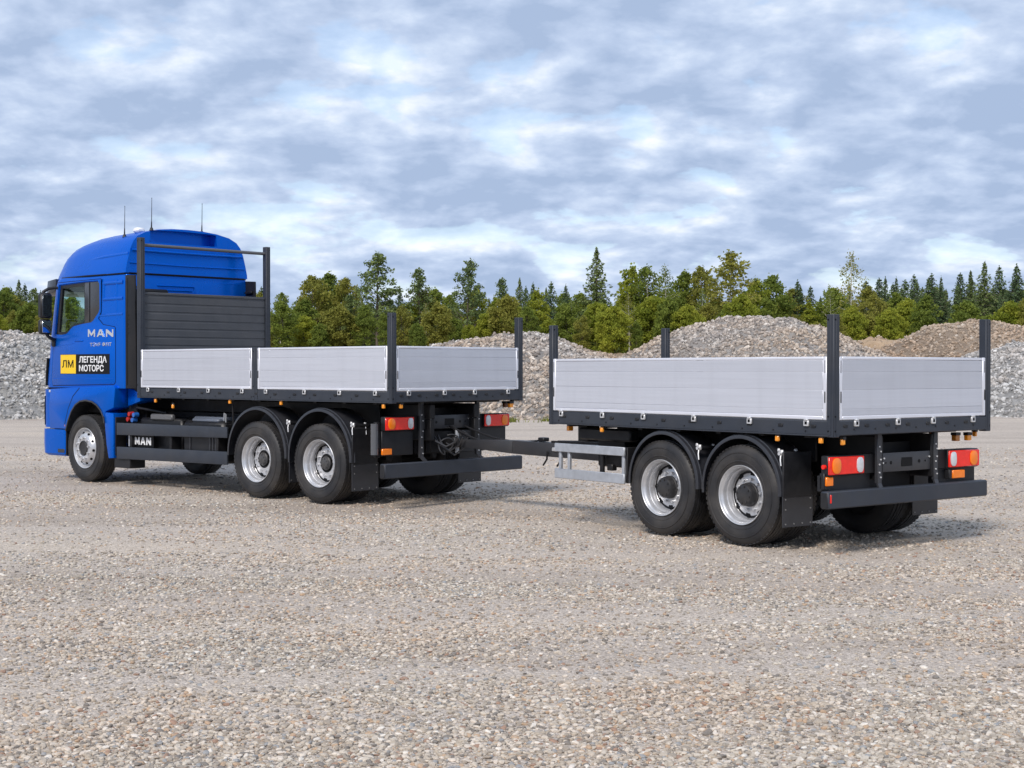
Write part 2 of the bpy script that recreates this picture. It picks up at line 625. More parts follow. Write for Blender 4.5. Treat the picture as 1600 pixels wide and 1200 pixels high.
def stone_mat(name, stops, tint=(1.03, 0.96, 0.91), tscale=0.35):
    m = bpy.data.materials.new(name)
    m.use_nodes = True
    t = m.node_tree
    L = t.links.new
    p = t.nodes['Principled BSDF']
    p.inputs['Roughness'].default_value = 0.82
    p.inputs['Specular IOR Level'].default_value = 0.3
    oi = N(t, 'ShaderNodeObjectInfo')
    rc = ramp(t, stops, 'CONSTANT')
    L(oi.outputs['Random'], rc.inputs[0])
    n = N(t, 'ShaderNodeTexNoise')
    n.inputs['Scale'].default_value = 2.2
    n.inputs['Detail'].default_value = 5
    tc = N(t, 'ShaderNodeTexCoord')
    L(tc.outputs['Object'], n.inputs['Vector'])
    fr = ramp(t, [(0.3, 0.8), (0.7, 1.15)], 'LINEAR')
    L(n.outputs['Fac'], fr.inputs[0])
    m2 = N(t, 'ShaderNodeMix', data_type='RGBA', blend_type='MULTIPLY')
    m2.inputs[0].default_value = 1
    L(rc.outputs[0], m2.inputs[6])
    L(fr.outputs[0], m2.inputs[7])
    ge = N(t, 'ShaderNodeNewGeometry')
    tn = N(t, 'ShaderNodeTexNoise')
    tn.inputs['Scale'].default_value = tscale
    tn.inputs['Detail'].default_value = 4
    L(ge.outputs['Position'], tn.inputs['Vector'])
    tr_ = ramp(t, [(0.40, (1, 1, 1)), (0.62, tint)], 'LINEAR')
    L(tn.outputs['Fac'], tr_.inputs[0])
    m3 = N(t, 'ShaderNodeMix', data_type='RGBA', blend_type='MULTIPLY')
    m3.inputs[0].default_value = 1
    L(m2.outputs[2], m3.inputs[6])
    L(tr_.outputs[0], m3.inputs[7])
    L(m3.outputs[2], p.inputs['Base Color'])
    return m


PEB = stone_mat('pebbles', [(0.0, (0.473, 0.419, 0.346)), (0.16, (0.325, 0.285, 0.235)), (0.34, (0.536, 0.481, 0.401)), (0.50, (0.420, 0.367, 0.295)),
                            (0.64, (0.610, 0.548, 0.467)), (0.74, (0.210, 0.191, 0.170)), (0.83, (0.300, 0.306, 0.306)), (0.88, (0.452, 0.331, 0.226)), (0.93, (0.673, 0.631, 0.561)), (0.965, (0.325, 0.217, 0.160))])


def stones_object(name, pos, scl, rot, material, parent=None, seed=0, sub=2, amp=0.55, flat=0.62):
    n = len(pos)
    me = bpy.data.meshes.new(name)
    me.vertices.add(n)
    me.vertices.foreach_set('co', np.asarray(pos, dtype=np.float32).ravel())
    for an, dat in (('scl', scl), ('rot', rot)):
        a = me.attributes.new(an, 'FLOAT_VECTOR', 'POINT')
        a.data.foreach_set('vector', np.asarray(dat, dtype=np.float32).ravel())
    a = me.attributes.new('pick', 'INT', 'POINT')
    a.data.foreach_set('value', np.random.RandomState(seed).randint(0, 5, n).astype(np.int32))
    me.materials.append(material)
    o = link(bpy.data.objects.new(name, me), parent)
    g = bpy.data.node_groups.new(name + '_nodes', 'GeometryNodeTree')
    g.interface.new_socket('Geometry', in_out='INPUT', socket_type='NodeSocketGeometry')
    g.interface.new_socket('Geometry', in_out='OUTPUT', socket_type='NodeSocketGeometry')
    L = g.links.new
    gi, go = g.nodes.new('NodeGroupInput'), g.nodes.new('NodeGroupOutput')
    g2i = g.nodes.new('GeometryNodeGeometryToInstance')
    for k in range(5):
        ico = g.nodes.new('GeometryNodeMeshIcoSphere')
        ico.inputs['Radius'].default_value = 0.5
        ico.inputs['Subdivisions'].default_value = sub
        sp = g.nodes.new('GeometryNodeSetPosition')
        nz = g.nodes.new('ShaderNodeTexNoise')
        nz.noise_dimensions = '4D'
        nz.inputs['Scale'].default_value = 1.5
        nz.inputs['Detail'].default_value = 1.0
        nz.inputs['W'].default_value = k * 3.7 + seed
        po = g.nodes.new('GeometryNodeInputPosition')
        L(po.outputs[0], nz.inputs['Vector'])
        sub_ = g.nodes.new('ShaderNodeVectorMath')
        sub_.operation = 'SUBTRACT'
        L(nz.outputs['Color'], sub_.inputs[0])
        sub_.inputs[1].default_value = (0.5, 0.5, 0.5)
        sc_ = g.nodes.new('ShaderNodeVectorMath')
        sc_.operation = 'SCALE'
        sc_.inputs['Scale'].default_value = amp
        L(sub_.outputs[0], sc_.inputs[0])
        L(ico.outputs['Mesh'], sp.inputs['Geometry'])
        L(sc_.outputs[0], sp.inputs['Offset'])
        tr = g.nodes.new('GeometryNodeTransform')
        tr.inputs['Scale'].default_value = (1.0, 0.8, flat)
        L(sp.outputs[0], tr.inputs['Geometry'])
        sm = g.nodes.new('GeometryNodeSetMaterial')
        sm.inputs['Material'].default_value = material
        L(tr.outputs[0], sm.inputs['Geometry'])
        L(sm.outputs[0], g2i.inputs[0])
    iop = g.nodes.new('GeometryNodeInstanceOnPoints')
    L(gi.outputs[0], iop.inputs['Points'])
    L(g2i.outputs[0], iop.inputs['Instance'])
    iop.inputs['Pick Instance'].default_value = True
    for an, sock, dt in (('pick', 'Instance Index', 'INT'), ('rot', 'Rotation', 'FLOAT_VECTOR'), ('scl', 'Scale', 'FLOAT_VECTOR')):
        na = g.nodes.new('GeometryNodeInputNamedAttribute')
        na.data_type = dt
        na.inputs['Name'].default_value = an
        L(na.outputs[0], iop.inputs[sock])
    L(iop.outputs[0], go.inputs[0])
    md = o.modifiers.new('scatter', 'NODES')
    md.node_group = g
    return o


def scatter_ground():
    rs = np.random.RandomState(4)
    P, S = [], []
    def band(y0, y1, dens, smin, smax, thr):
        hw0 = lambda y: 0.38 * y + 1.6
        area = (hw0(y0) + hw0(y1)) * (y1 - y0)
        n = int(area * dens)
        ys = rs.uniform(y0, y1, n)
        xs = rs.uniform(-1, 1, n) * hw0(ys)
        u = rs.uniform(0, 1, n)
        sz = np.exp(np.log(smin) + (np.log(smax) - np.log(smin)) * rs.uniform(0, 1, n) ** 1.35)
        for x, y, q, s in zip(xs, ys, u, sz):
            d = 0.42 + 0.9 * noise.noise((x * 0.28, y * 0.95, 2.0)) + 0.35 * noise.noise((x * 1.9, y * 2.4, 7.0))
            if q < max(0.26, min(1.0, d * thr)) * (1 - .42 * lane(x, y)):
                P.append((x, y, gz(x, y) + s * 0.12))
                S.append(s)
    band(5.6, 9.0, 3000, 0.010, 0.040, 1.35)
    band(9.0, 14.0, 1500, 0.012, 0.038, 1.25)
    band(14.0, 22.0, 420, 0.016, 0.040, 1.2)
    band(22.0, 34.0, 90, 0.02, 0.05, 1.0)
    n = len(P)
    S = np.array(S)
    scl = np.stack([S * rs.uniform(.8, 1.35, n), S * rs.uniform(.8, 1.2, n), S * rs.uniform(.75, 1.1, n)], 1)
    rot = np.stack([rs.uniform(-.35, .35, n), rs.uniform(-.35, .35, n), rs.uniform(0, 6.28, n)], 1)
    o = stones_object('loose_gravel', P, scl, rot, PEB, None, 3)
    tag(o, 'loose pebbles strewn over the gravel yard', 'gravel', None, 'stuff')


scatter_ground()

# ------------------------------------------------------------------ background: bank, piles, forest
HORV = 600 + FPX * math.tan(PITCH)


def at(u, D):
    return (u - 800) / FPX * D


def zat(v, D):
    return CAMH + (HORV - v) / FPX * D


def soil_mat(name, c1, c2, c3):
    m = bpy.data.materials.new(name)
    m.use_nodes = True
    t = m.node_tree
    L = t.links.new
    p = t.nodes['Principled BSDF']
    p.inputs['Roughness'].default_value = 0.95
    p.inputs['Specular IOR Level'].default_value = 0.15
    tc = N(t, 'ShaderNodeTexCoord')
    n = N(t, 'ShaderNodeTexNoise')
    n.inputs['Scale'].default_value = 0.5
    n.inputs['Detail'].default_value = 8
    n.inputs['Roughness'].default_value = 0.65
    L(tc.outputs['Object'], n.inputs['Vector'])
    rp = ramp(t, [(0.32, c1), (0.5, c2), (0.68, c3)], 'LINEAR')
    L(n.outputs['Fac'], rp.inputs[0])
    L(rp.outputs[0], p.inputs['Base Color'])
    n2 = N(t, 'ShaderNodeTexNoise')
    n2.inputs['Scale'].default_value = 5
    n2.inputs['Detail'].default_value = 6
    L(tc.outputs['Object'], n2.inputs['Vector'])
    b = N(t, 'ShaderNodeBump')
    b.inputs['Strength'].default_value = 0.8
    b.inputs['Distance'].default_value = 0.25
    L(n2.outputs['Fac'], b.inputs['Height'])
    L(b.outputs[0], p.inputs['Normal'])
    return m


SOIL = soil_mat('bank_soil', (0.20, 0.15, 0.095), (0.33, 0.245, 0.165), (0.42, 0.33, 0.235))
SAND = soil_mat('sandy_soil', (0.30, 0.215, 0.135), (0.43, 0.315, 0.21), (0.50, 0.39, 0.28))


def bank_h(x, y):
    rise = max(0.0, min(1.0, (y - 76) / 7.0))
    rise = rise * rise * (3 - 2 * rise)
    top = 2.55 + 0.35 * noise.noise((x * 0.06, y * 0.03, 1.0)) + 0.22 * noise.noise((x * 0.25, y * 0.2, 3.0))
    if x < -12:
        top += 0.45 * min(1, (-12 - x) / 8)
    lump = 0.22 * noise.noise((x * 0.7, y * 0.7, 8.0)) + 0.1 * noise.noise((x * 1.7, y * 1.7, 2.0))
    return rise * (top + lump) - 0.05


def make_bank():
    xs = np.concatenate([np.linspace(-300, -62, 14), np.linspace(-60, 60, 200), np.linspace(62, 300, 14)])
    ys = np.concatenate([np.linspace(75, 92, 40), np.linspace(95, 420, 24)])
    nx = len(xs)
    v = [(float(x), float(y), bank_h(float(x), float(y))) for y in ys for x in xs]
    f = [(j * nx + i, j * nx + i + 1, (j + 1) * nx + i + 1, (j + 1) * nx + i) for j in range(len(ys) - 1) for i in range(nx - 1)]
    o = link(bpy.data.objects.new('earth_bank', mesh_from('earth_bank', v, f, SOIL, True, 180)))
    tag(o, 'low brown earth bank that carries the forest', None, None, 'structure')


make_bank()

CR_GREY = [(0.0, (0.42, 0.41, 0.39)), (0.2, (0.30, 0.295, 0.285)), (0.38, (0.50, 0.49, 0.47)), (0.56, (0.36, 0.345, 0.32)), (0.72, (0.58, 0.57, 0.55)), (0.84, (0.24, 0.235, 0.23)), (0.94, (0.66, 0.65, 0.63))]
CR_PINK = [(0.0, (0.40, 0.36, 0.325)), (0.2, (0.30, 0.27, 0.245)), (0.38, (0.47, 0.43, 0.385)), (0.56, (0.36, 0.315, 0.275)), (0.72, (0.55, 0.51, 0.465)), (0.84, (0.23, 0.21, 0.195)), (0.94, (0.62, 0.59, 0.55))]
CR_TAN = [(0.0, (0.40, 0.315, 0.235)), (0.25, (0.32, 0.25, 0.185)), (0.5, (0.46, 0.37, 0.285)), (0.75, (0.37, 0.31, 0.25)), (0.92, (0.52, 0.46, 0.39))]
ST_GREY, ST_PINK, ST_TAN = stone_mat('crushed_grey', CR_GREY), stone_mat('crushed_warm', CR_PINK, (1.03, 0.93, 0.82), 0.3), stone_mat('crushed_tan', CR_TAN)
PM_GREY = gravel_mat('pile_grey', [(0.24, 0.235, 0.225), (0.40, 0.39, 0.37), (0.34, 0.33, 0.315), (0.48, 0.47, 0.45)], 6.5, 1.0)
PM_PINK = gravel_mat('pile_warm', [(0.23, 0.21, 0.195), (0.39, 0.36, 0.33), (0.33, 0.305, 0.28), (0.46, 0.43, 0.395)], 6.5, 1.0)
PM_TAN = gravel_mat('pile_tan', [(0.27, 0.205, 0.15), (0.42, 0.33, 0.25), (0.36, 0.28, 0.21), (0.47, 0.385, 0.30)], 4.5, 1.0)


def pile(label, cx, cy, rx, ry, h, base, stone, seed, power=1.1, lump=0.2, dens=26, smin=0.07, smax=0.21):
    root = empty('gravel_pile', (cx, cy, 0))
    tag(root, label, 'gravel pile', 'gravel piles in front of the forest')
    def hz(a, r):
        x, y = math.cos(a) * r * rx, math.sin(a) * r * ry
        wob = 1 + 0.10 * noise.noise((math.cos(a) * 1.2, math.sin(a) * 1.2, seed))
        rr = min(1.0, r / wob)
        z = h * max(0.0, math.cos(rr * PI / 2)) ** power
        k = math.sin(min(1, (1 - rr) * 3) * PI / 2) if rr < 1 else 0
        z += k * lump * (noise.noise((x * .35, y * .35, seed + 1.)) + .55 * noise.noise((x * 1.1, y * 1.1, seed + 4.)) + .25 * noise.noise((x * 2.7, y * 2.7, seed + 6.)))
        return x, y, z - 0.08
    na, nr = 120, 44
    v = [hz(0, 0)]
    for j in range(1, nr + 1):
        for i in range(na):
            v.append(hz(2 * PI * i / na, 1.12 * j / nr))
    f = [(0, 1 + i, 1 + (i + 1) % na) for i in range(na)]
    for j in range(nr - 1):
        for i in range(na):
            f.append((1 + j * na + i, 1 + (j + 1) * na + i, 1 + (j + 1) * na + (i + 1) % na, 1 + j * na + (i + 1) % na))
    link(bpy.data.objects.new('mound', mesh_from('mound', v, f, base, True, 180)), root)
    rs = np.random.RandomState(seed)
    n = int(PI * rx * ry * dens * 2.0)
    P, S = [], []
    for _ in range(n):
        a = rs.uniform(PI * 0.85, PI * 2.15)      # flank and crest in view, all the way round the front half
        if rs.rand() < .25:
            a = rs.uniform(0, 2 * PI)
        r = math.sqrt(rs.rand()) * 1.03
        x, y, z = hz(a, r)
        P.append((x, y, z + 0.02))
        S.append(math.exp(rs.uniform(math.log(smin), math.log(smax))))
    S = np.array(S)
    scl = np.stack([S * rs.uniform(.8, 1.5, n), S * rs.uniform(.8, 1.3, n), S * rs.uniform(.8, 1.2, n)], 1)
    rot = rs.uniform(-1.2, 1.2, (n, 3))
    o = stones_object('stones', P, scl, rot, stone, root, seed, 1, 0.8, 0.8)
    o['kind'] = 'stuff'
    return root


pile('light grey crushed stone pile at the left edge, behind the blue cab', -24.5, 62.5, 15.0, 10.5, 3.45, PM_GREY, ST_GREY, 11, 0.8, .38, 22)
pile('pinkish grey gravel pile visible between the truck bed and the trailer', -0.2, 62.0, 9.0, 9.5, 3.25, PM_PINK, ST_PINK, 12, 1.05, .36, 26)
pile('largest rounded grey gravel mound rising behind the middle of the trailer', 11.4, 69.0, 10.6, 9.0, 4.25, PM_PINK, ST_PINK, 13, 1.15, .36, 26)
pile('tan soil and stone mound behind the right rear post of the trailer', 23.6, 74.0, 9.5, 7.5, 4.25, PM_TAN, ST_TAN, 14, 1.1, .35, 18)
pile('pale grey crushed stone pile at the right edge of the yard', 25.2, 63.5, 10.8, 10.5, 3.15, PM_GREY, ST_GREY, 15, 0.85, .36, 24)
pile('sandy orange heap behind the trailer, between the two right hand mounds', 19.0, 79.0, 7.0, 4.5, 3.35, SAND, ST_TAN, 16, .9, .6, 5)
pile('low brown lumpy heap left of the largest mound, just above the trailer front', 4.6, 79.0, 5.5, 4.0, 2.75, PM_TAN, ST_TAN, 17, .8, .4, 12)


# ---- grass strip at the foot of the pile
def leaf_mat(name, c_lo, c_hi, hue_var=0.25, trans=0.48):
    m = bpy.data.materials.new(name)
    m.use_nodes = True
    t = m.node_tree
    L = t.links.new
    t.nodes.clear()
    o = N(t, 'ShaderNodeOutputMaterial')
    d = N(t, 'ShaderNodeBsdfPrincipled')
    d.inputs['Roughness'].default_value = 0.6
    d.inputs['Specular IOR Level'].default_value = 0.1
    tr = N(t, 'ShaderNodeBsdfTranslucent')
    mx = N(t, 'ShaderNodeMixShader')
    mx.inputs[0].default_value = trans
    at_ = N(t, 'ShaderNodeAttribute')
    at_.attribute_name = 'tone'
    oi = N(t, 'ShaderNodeObjectInfo')
    rp = ramp(t, [(0.0, c_lo), (1.0, c_hi)], 'LINEAR')
    k = mathn(t, 'ADD', mathn(t, 'MULTIPLY', at_.outputs['Fac'], 0.65), mathn(t, 'MULTIPLY', oi.outputs['Random'], 0.35))
    L(k, rp.inputs[0])
    L(rp.outputs[0], d.inputs['Base Color'])
    L(rp.outputs[0], tr.inputs[0])
    L(d.outputs[0], mx.inputs[1])
    L(tr.outputs[0], mx.inputs[2])
    L(mx.outputs[0], o.inputs[0])
    return m


LF_BRIGHT = leaf_mat('leaves_bright', (0.204, 0.258, 0.035), (0.453, 0.460, 0.065))
LF_MID = leaf_mat('leaves_mid', (0.117, 0.166, 0.035), (0.297, 0.348, 0.065))
LF_OLIVE = leaf_mat('leaves_olive', (0.187, 0.199, 0.041), (0.391, 0.373, 0.081))
LF_PINE = leaf_mat('pine_needles', (0.094, 0.139, 0.054), (0.234, 0.288, 0.092), trans=0.25)
LF_SPRUCE = leaf_mat('spruce_needles', (0.066, 0.107, 0.054), (0.175, 0.244, 0.094), trans=0.2)
BARK = mat('grey_bark', (0.13, 0.105, 0.08), 0.9, 0, 0, 0.35, 5, 0.4, 12, (1, 1, 0.3))
BARKB = mat('birch_bark', (0.52, 0.49, 0.42), 0.8, 0, 0, 0.35, 3, 0.2, 12, (1, 1, 3))
GRASS = leaf_mat('grass_blades', (0.10, 0.13, 0.025), (0.24, 0.25, 0.06), trans=.3)


def tone_attr(me, tones):
    a = me.attributes.new('tone', 'FLOAT', 'FACE')
    a.data.foreach_set('value', np.asarray(tones, dtype=np.float32))


def grass_strip():
    rs = np.random.RandomState(9)
    v, f, tn = [], [], []
    for _ in range(5200):
        x = rs.uniform(-9, 9)
        y = 50.6 + 0.6 * math.sin(x * .5) + rs.normal(0, .45)
        if noise.noise((x * .8, y * .8, 0)) < -0.12 + abs(x) * .03:
            continue
        h = rs.uniform(.06, .20)
        a = rs.uniform(0, PI)
        wd = rs.uniform(.012, .03)
        lx, ly = rs.normal(0, .06, 2)
        b = len(v)
        v += [(x - math.cos(a) * wd, y - math.sin(a) * wd, -.02), (x + math.cos(a) * wd, y + math.sin(a) * wd, -.02), (x + lx, y + ly, h)]
        f.append((b, b + 1, b + 2))
        tn.append(rs.rand())
    me = mesh_from('grass', v, f, GRASS, False)
    tone_attr(me, tn)
    o = link(bpy.data.objects.new('grass', me))
    tag(o, 'thin strip of green grass at the foot of the middle gravel pile', 'grass', None, 'stuff')


grass_strip()

# ---- tree prototypes (10 m tall), each a trunk mesh and a crown mesh


def cards(cs, sizes, rs, tones, elong=1.0, droop=0.0):
    """leaf-clump faces: irregular quads at the points cs, randomly turned"""
    n = len(cs)
    cs = np.asarray(cs)
    d = rs.normal(size=(n, 3))
    d[:, 2] = d[:, 2] * (1 - droop) - droop * 1.2
    d /= np.linalg.norm(d, axis=1)[:, None]
    e = rs.normal(size=(n, 3))
    e -= d * np.sum(e * d, 1)[:, None]
    e /= np.linalg.norm(e, axis=1)[:, None]
    s = np.asarray(sizes)[:, None]
    jit = lambda: rs.uniform(.55, 1.2, (n, 1))
    p0 = cs - d * s * .5 * elong * jit()
    p1 = cs + e * s * .5 * jit()
    p2 = cs + d * s * .5 * elong * jit()
    p3 = cs - e * s * .5 * jit()
    v = np.stack([p0, p1, p2, p3], 1).reshape(-1, 3)
    f = np.arange(4 * n).reshape(n, 4)
    return v, f, np.asarray(tones)


def crown_mesh(name, v, f, tones, m):
    me = bpy.data.meshes.new(name)
    me.from_pydata(v.tolist(), [], f.tolist())
    tone_attr(me, tones)
    me.materials.append(m)
    return me


def trunk_path(rs, H, wob=0.12):
    a, b = rs.uniform(-1, 1, 2)
    return [(math.sin(t * 2.2 + a * 3) * wob * t + .1 * wob * a, math.cos(t * 1.9 + b * 3) * wob * t, t * H) for t in np.linspace(0, 1, 9)]


def lerp_path(path, t):
    k = min(len(path) - 2, int(t * (len(path) - 1)))
    q = t * (len(path) - 1) - k
    return Vector(path[k]).lerp(Vector(path[k + 1]), q)


def proto_broad(seed, leaf, bark=None, H=10.0, w0=2.0, low=.12, nl=46, clump=(0.55, .95), per=75, size=(.16, .34), airy=1.0, up=.55, thick=.12, hang=0.0, cone=False):
    rs = np.random.RandomState(seed)
    path = trunk_path(rs, H * .96, .25)
    mb = MB()
    mb.tube(path, [thick * (1 - .85 * t) for t in np.linspace(0, 1, len(path))], 7)
    C, S, T = [], [], []
    for i in range(nl):
        t = low + (1 - low) * ((i + rs.rand()) / nl)
        p = lerp_path(path, min(.99, t * .98))
        prof = math.sin(min(1, (t - low) / (1 - low) * .88 + .14) * PI) ** .7
        if cone:
            prof = (1 - (t - low) / (1 - low)) ** .75 * .95 + .06
        a = i * 2.4 + rs.uniform(-.5, .5)
        ln = w0 * prof * rs.uniform(.45, 1.12)
        q = p + Vector((math.cos(a) * ln, math.sin(a) * ln, ln * up * rs.uniform(.4, 1.3)))
        q.z = min(q.z, H * 1.0)
        mid = p.lerp(q, .5) + Vector((0, 0, -.06 * ln))
        mb.tube([p, mid, q], [thick * .38 * (1 - t * .6), thick * .25 * (1 - t * .6), .012], 4)
        cr = rs.uniform(*clump) * (0.55 + .45 * prof)
        tn = rs.uniform(0.1, .9)
        k = int(per * airy * (cr / .75) ** 2)
        pts = rs.normal(size=(k, 3))
        pts /= np.linalg.norm(pts, axis=1)[:, None]
        pts *= (rs.rand(k, 1) ** .45) * cr
        pts[:, 2] *= .72
        if hang:
            pts[:, 2] -= np.abs(rs.normal(0, hang, k))
        c0 = np.array(p.lerp(q, .88))
        C.append(pts + c0)
        S.append(rs.uniform(*size, k))
        T.append(np.clip(tn + rs.normal(0, .16, k), 0, 1))
        # leaves along the limb
        k2 = int(14 * airy)
        tt = rs.uniform(.2, .9, k2)
        lp = np.array([p.lerp(q, x) for x in tt]) + rs.normal(0, .2, (k2, 3))
        C.append(lp)
        S.append(rs.uniform(*size, k2))
        T.append(np.clip(tn + rs.normal(0, .16, k2), 0, 1))
    C, S, T = np.concatenate(C), np.concatenate(S), np.concatenate(T)
    v, f, tn = cards(C, S, rs, T, 1.25, .25 if hang else 0)
    return mb.mesh('trunk', bark or BARK), crown_mesh('crown', v, f, tn, leaf)


def proto_spruce(seed, leaf, H=10.0, w0=1.75, low=.06, step=.30, dens=1.0):
    rs = np.random.RandomState(seed)
    mb = MB()
    mb.cyl((0, 0, 0), (0, 0, H * .98), .14, .012, 7)
    C, S, T = [], [], []
    z = H * low
    while z < H * .985:
        t = (z / H - low) / (1 - low)
        L_ = w0 * (1 - t) ** .85 * rs.uniform(.78, 1.12) + .08
        nb = max(4, int(rs.randint(6, 9) * (1 - .35 * t)))
        a0 = rs.uniform(0, 6.28)
        for i in range(nb):
            a = a0 + 2 * PI * i / nb + rs.uniform(-.3, .3)
            ln = L_ * rs.uniform(.6, 1.15)
            dz = -.30 * ln + .25 * t * ln
            end = Vector((math.cos(a) * ln, math.sin(a) * ln, z + dz))
            st_ = Vector((0, 0, z))
            mb.tube([st_, st_.lerp(end, .5) + Vector((0, 0, .05 * ln)), end], [.025, .016, .006], 3)
            k = max(4, int(15 * dens * (ln + .3)))
            tt = rs.rand(k) ** .8
            pts = np.array([st_.lerp(end, float(x)) for x in tt])
            side = np.array([-math.sin(a), math.cos(a), 0])
            pts += side[None] * (rs.normal(0, .13, (k, 1)) * (1.15 - tt[:, None]) * (.5 + ln))
            pts[:, 2] += rs.normal(-.05, .06, k) - .1 * tt
            C.append(pts)
            S.append(rs.uniform(.15, .30, k) * (1 - .35 * t))
            T.append(np.clip(rs.uniform(.1, .8) + rs.normal(0, .15, k), 0, 1))
        z += step * (1 - .35 * t) * rs.uniform(.85, 1.2)
    k = 16
    C.append(np.stack([rs.normal(0, .03, k), rs.normal(0, .03, k), rs.uniform(H * .95, H, k)], 1))
    S.append(rs.uniform(.08, .15, k))
    T.append(rs.uniform(.3, .8, k))
    C, S, T = np.concatenate(C), np.concatenate(S), np.concatenate(T)
    v, f, tn = cards(C, S, rs, T, 1.3, .3)
    return mb.mesh('trunk', BARK), crown_mesh('crown', v, f, tn, leaf)


PROTO = {
    'bush': [proto_broad(s, l, None, 10, 3.1, .04, 54, (.8, 1.35), 85, (.20, .42), 1.0, .5, .10) for s, l in ((21, LF_BRIGHT), (22, LF_MID), (23, LF_OLIVE))],
    'broad': [proto_broad(s, l, None, 10, 2.1, .14, 60, (.55, .95), 85, (.16, .33), 1.0, .7, .13) for s, l in ((31, LF_MID), (32, LF_OLIVE), (33, LF_BRIGHT))],
    'aspen': [proto_broad(s, l, BARKB, 10, 1.5, .36, 40, (.45, .8), 75, (.14, .28), .95, .75, .09) for s, l in ((41, LF_MID), (42, LF_OLIVE))],
    'birch': [proto_broad(s, l, BARKB, 10, 1.35, .34, 44, (.30, .55), 62, (.10, .20), .85, .55, .085, hang=.28) for s, l in ((51, LF_OLIVE), (52, LF_MID))],
    'pine': [proto_broad(s, LF_PINE, None, 10, 2.7, .20, 62, (.42, .72), 105, (.12, .25), 1.0, .75, .13, cone=True) for s in (61, 62)],
    'spruce': [proto_spruce(s, l, 10, wd, .05, .30) for s, l, wd in ((71, LF_SPRUCE, 2.3), (72, LF_SPRUCE, 2.7), (73, LF_PINE, 2.4))],
}
KINDNAME = {'bush': 'bushy_tree', 'broad': 'leafy_tree', 'aspen': 'aspen_tree', 'birch': 'birch_tree', 'pine': 'pine_tree', 'spruce': 'spruce_tree'}


def tree(kind, var, x, y, H, rz, wf, label, group):
    zb = bank_h(x, y) - .15 if y > 76 else -.05
    o = empty(KINDNAME[kind], (x, y, zb), rz)
    s = (H - zb) / 10.0
    o.scale = (s * wf, s * wf, s)
    tk, cr = PROTO[kind][var % len(PROTO[kind])]
    put('trunk', tk, o)
    put('crown', cr, o)
    tag(o, label, 'tree', group)
    return o


TR = random.Random(5)
TONE = {('bush', 0): 'bright green bushy tree', ('bush', 1): 'mid green bushy tree', ('bush', 2): 'olive green bushy tree', ('broad', 0): 'mid green leafy tree', ('broad', 1): 'olive leafy tree',
        ('broad', 2): 'bright green leafy tree', ('aspen', 0): 'pale stemmed aspen', ('pine', 1): 'dark green pine', ('spruce', 0): 'dark narrow spruce', ('spruce', 1): 'dark broad spruce', ('spruce', 2): 'greener spruce'}


def zone(u):
    for lim, txt in ((80, 'left of the cab'), (430, 'behind the cab and headboard'), (610, 'above the truck bed'), (860, 'above the truck tailboard'), (1080, 'above the front half of the trailer'), (1300, 'above the rear half of the trailer')):
        if u < lim:
            return txt
    return 'above or right of the trailer tailboard'


ED = 'trees along the forest edge'
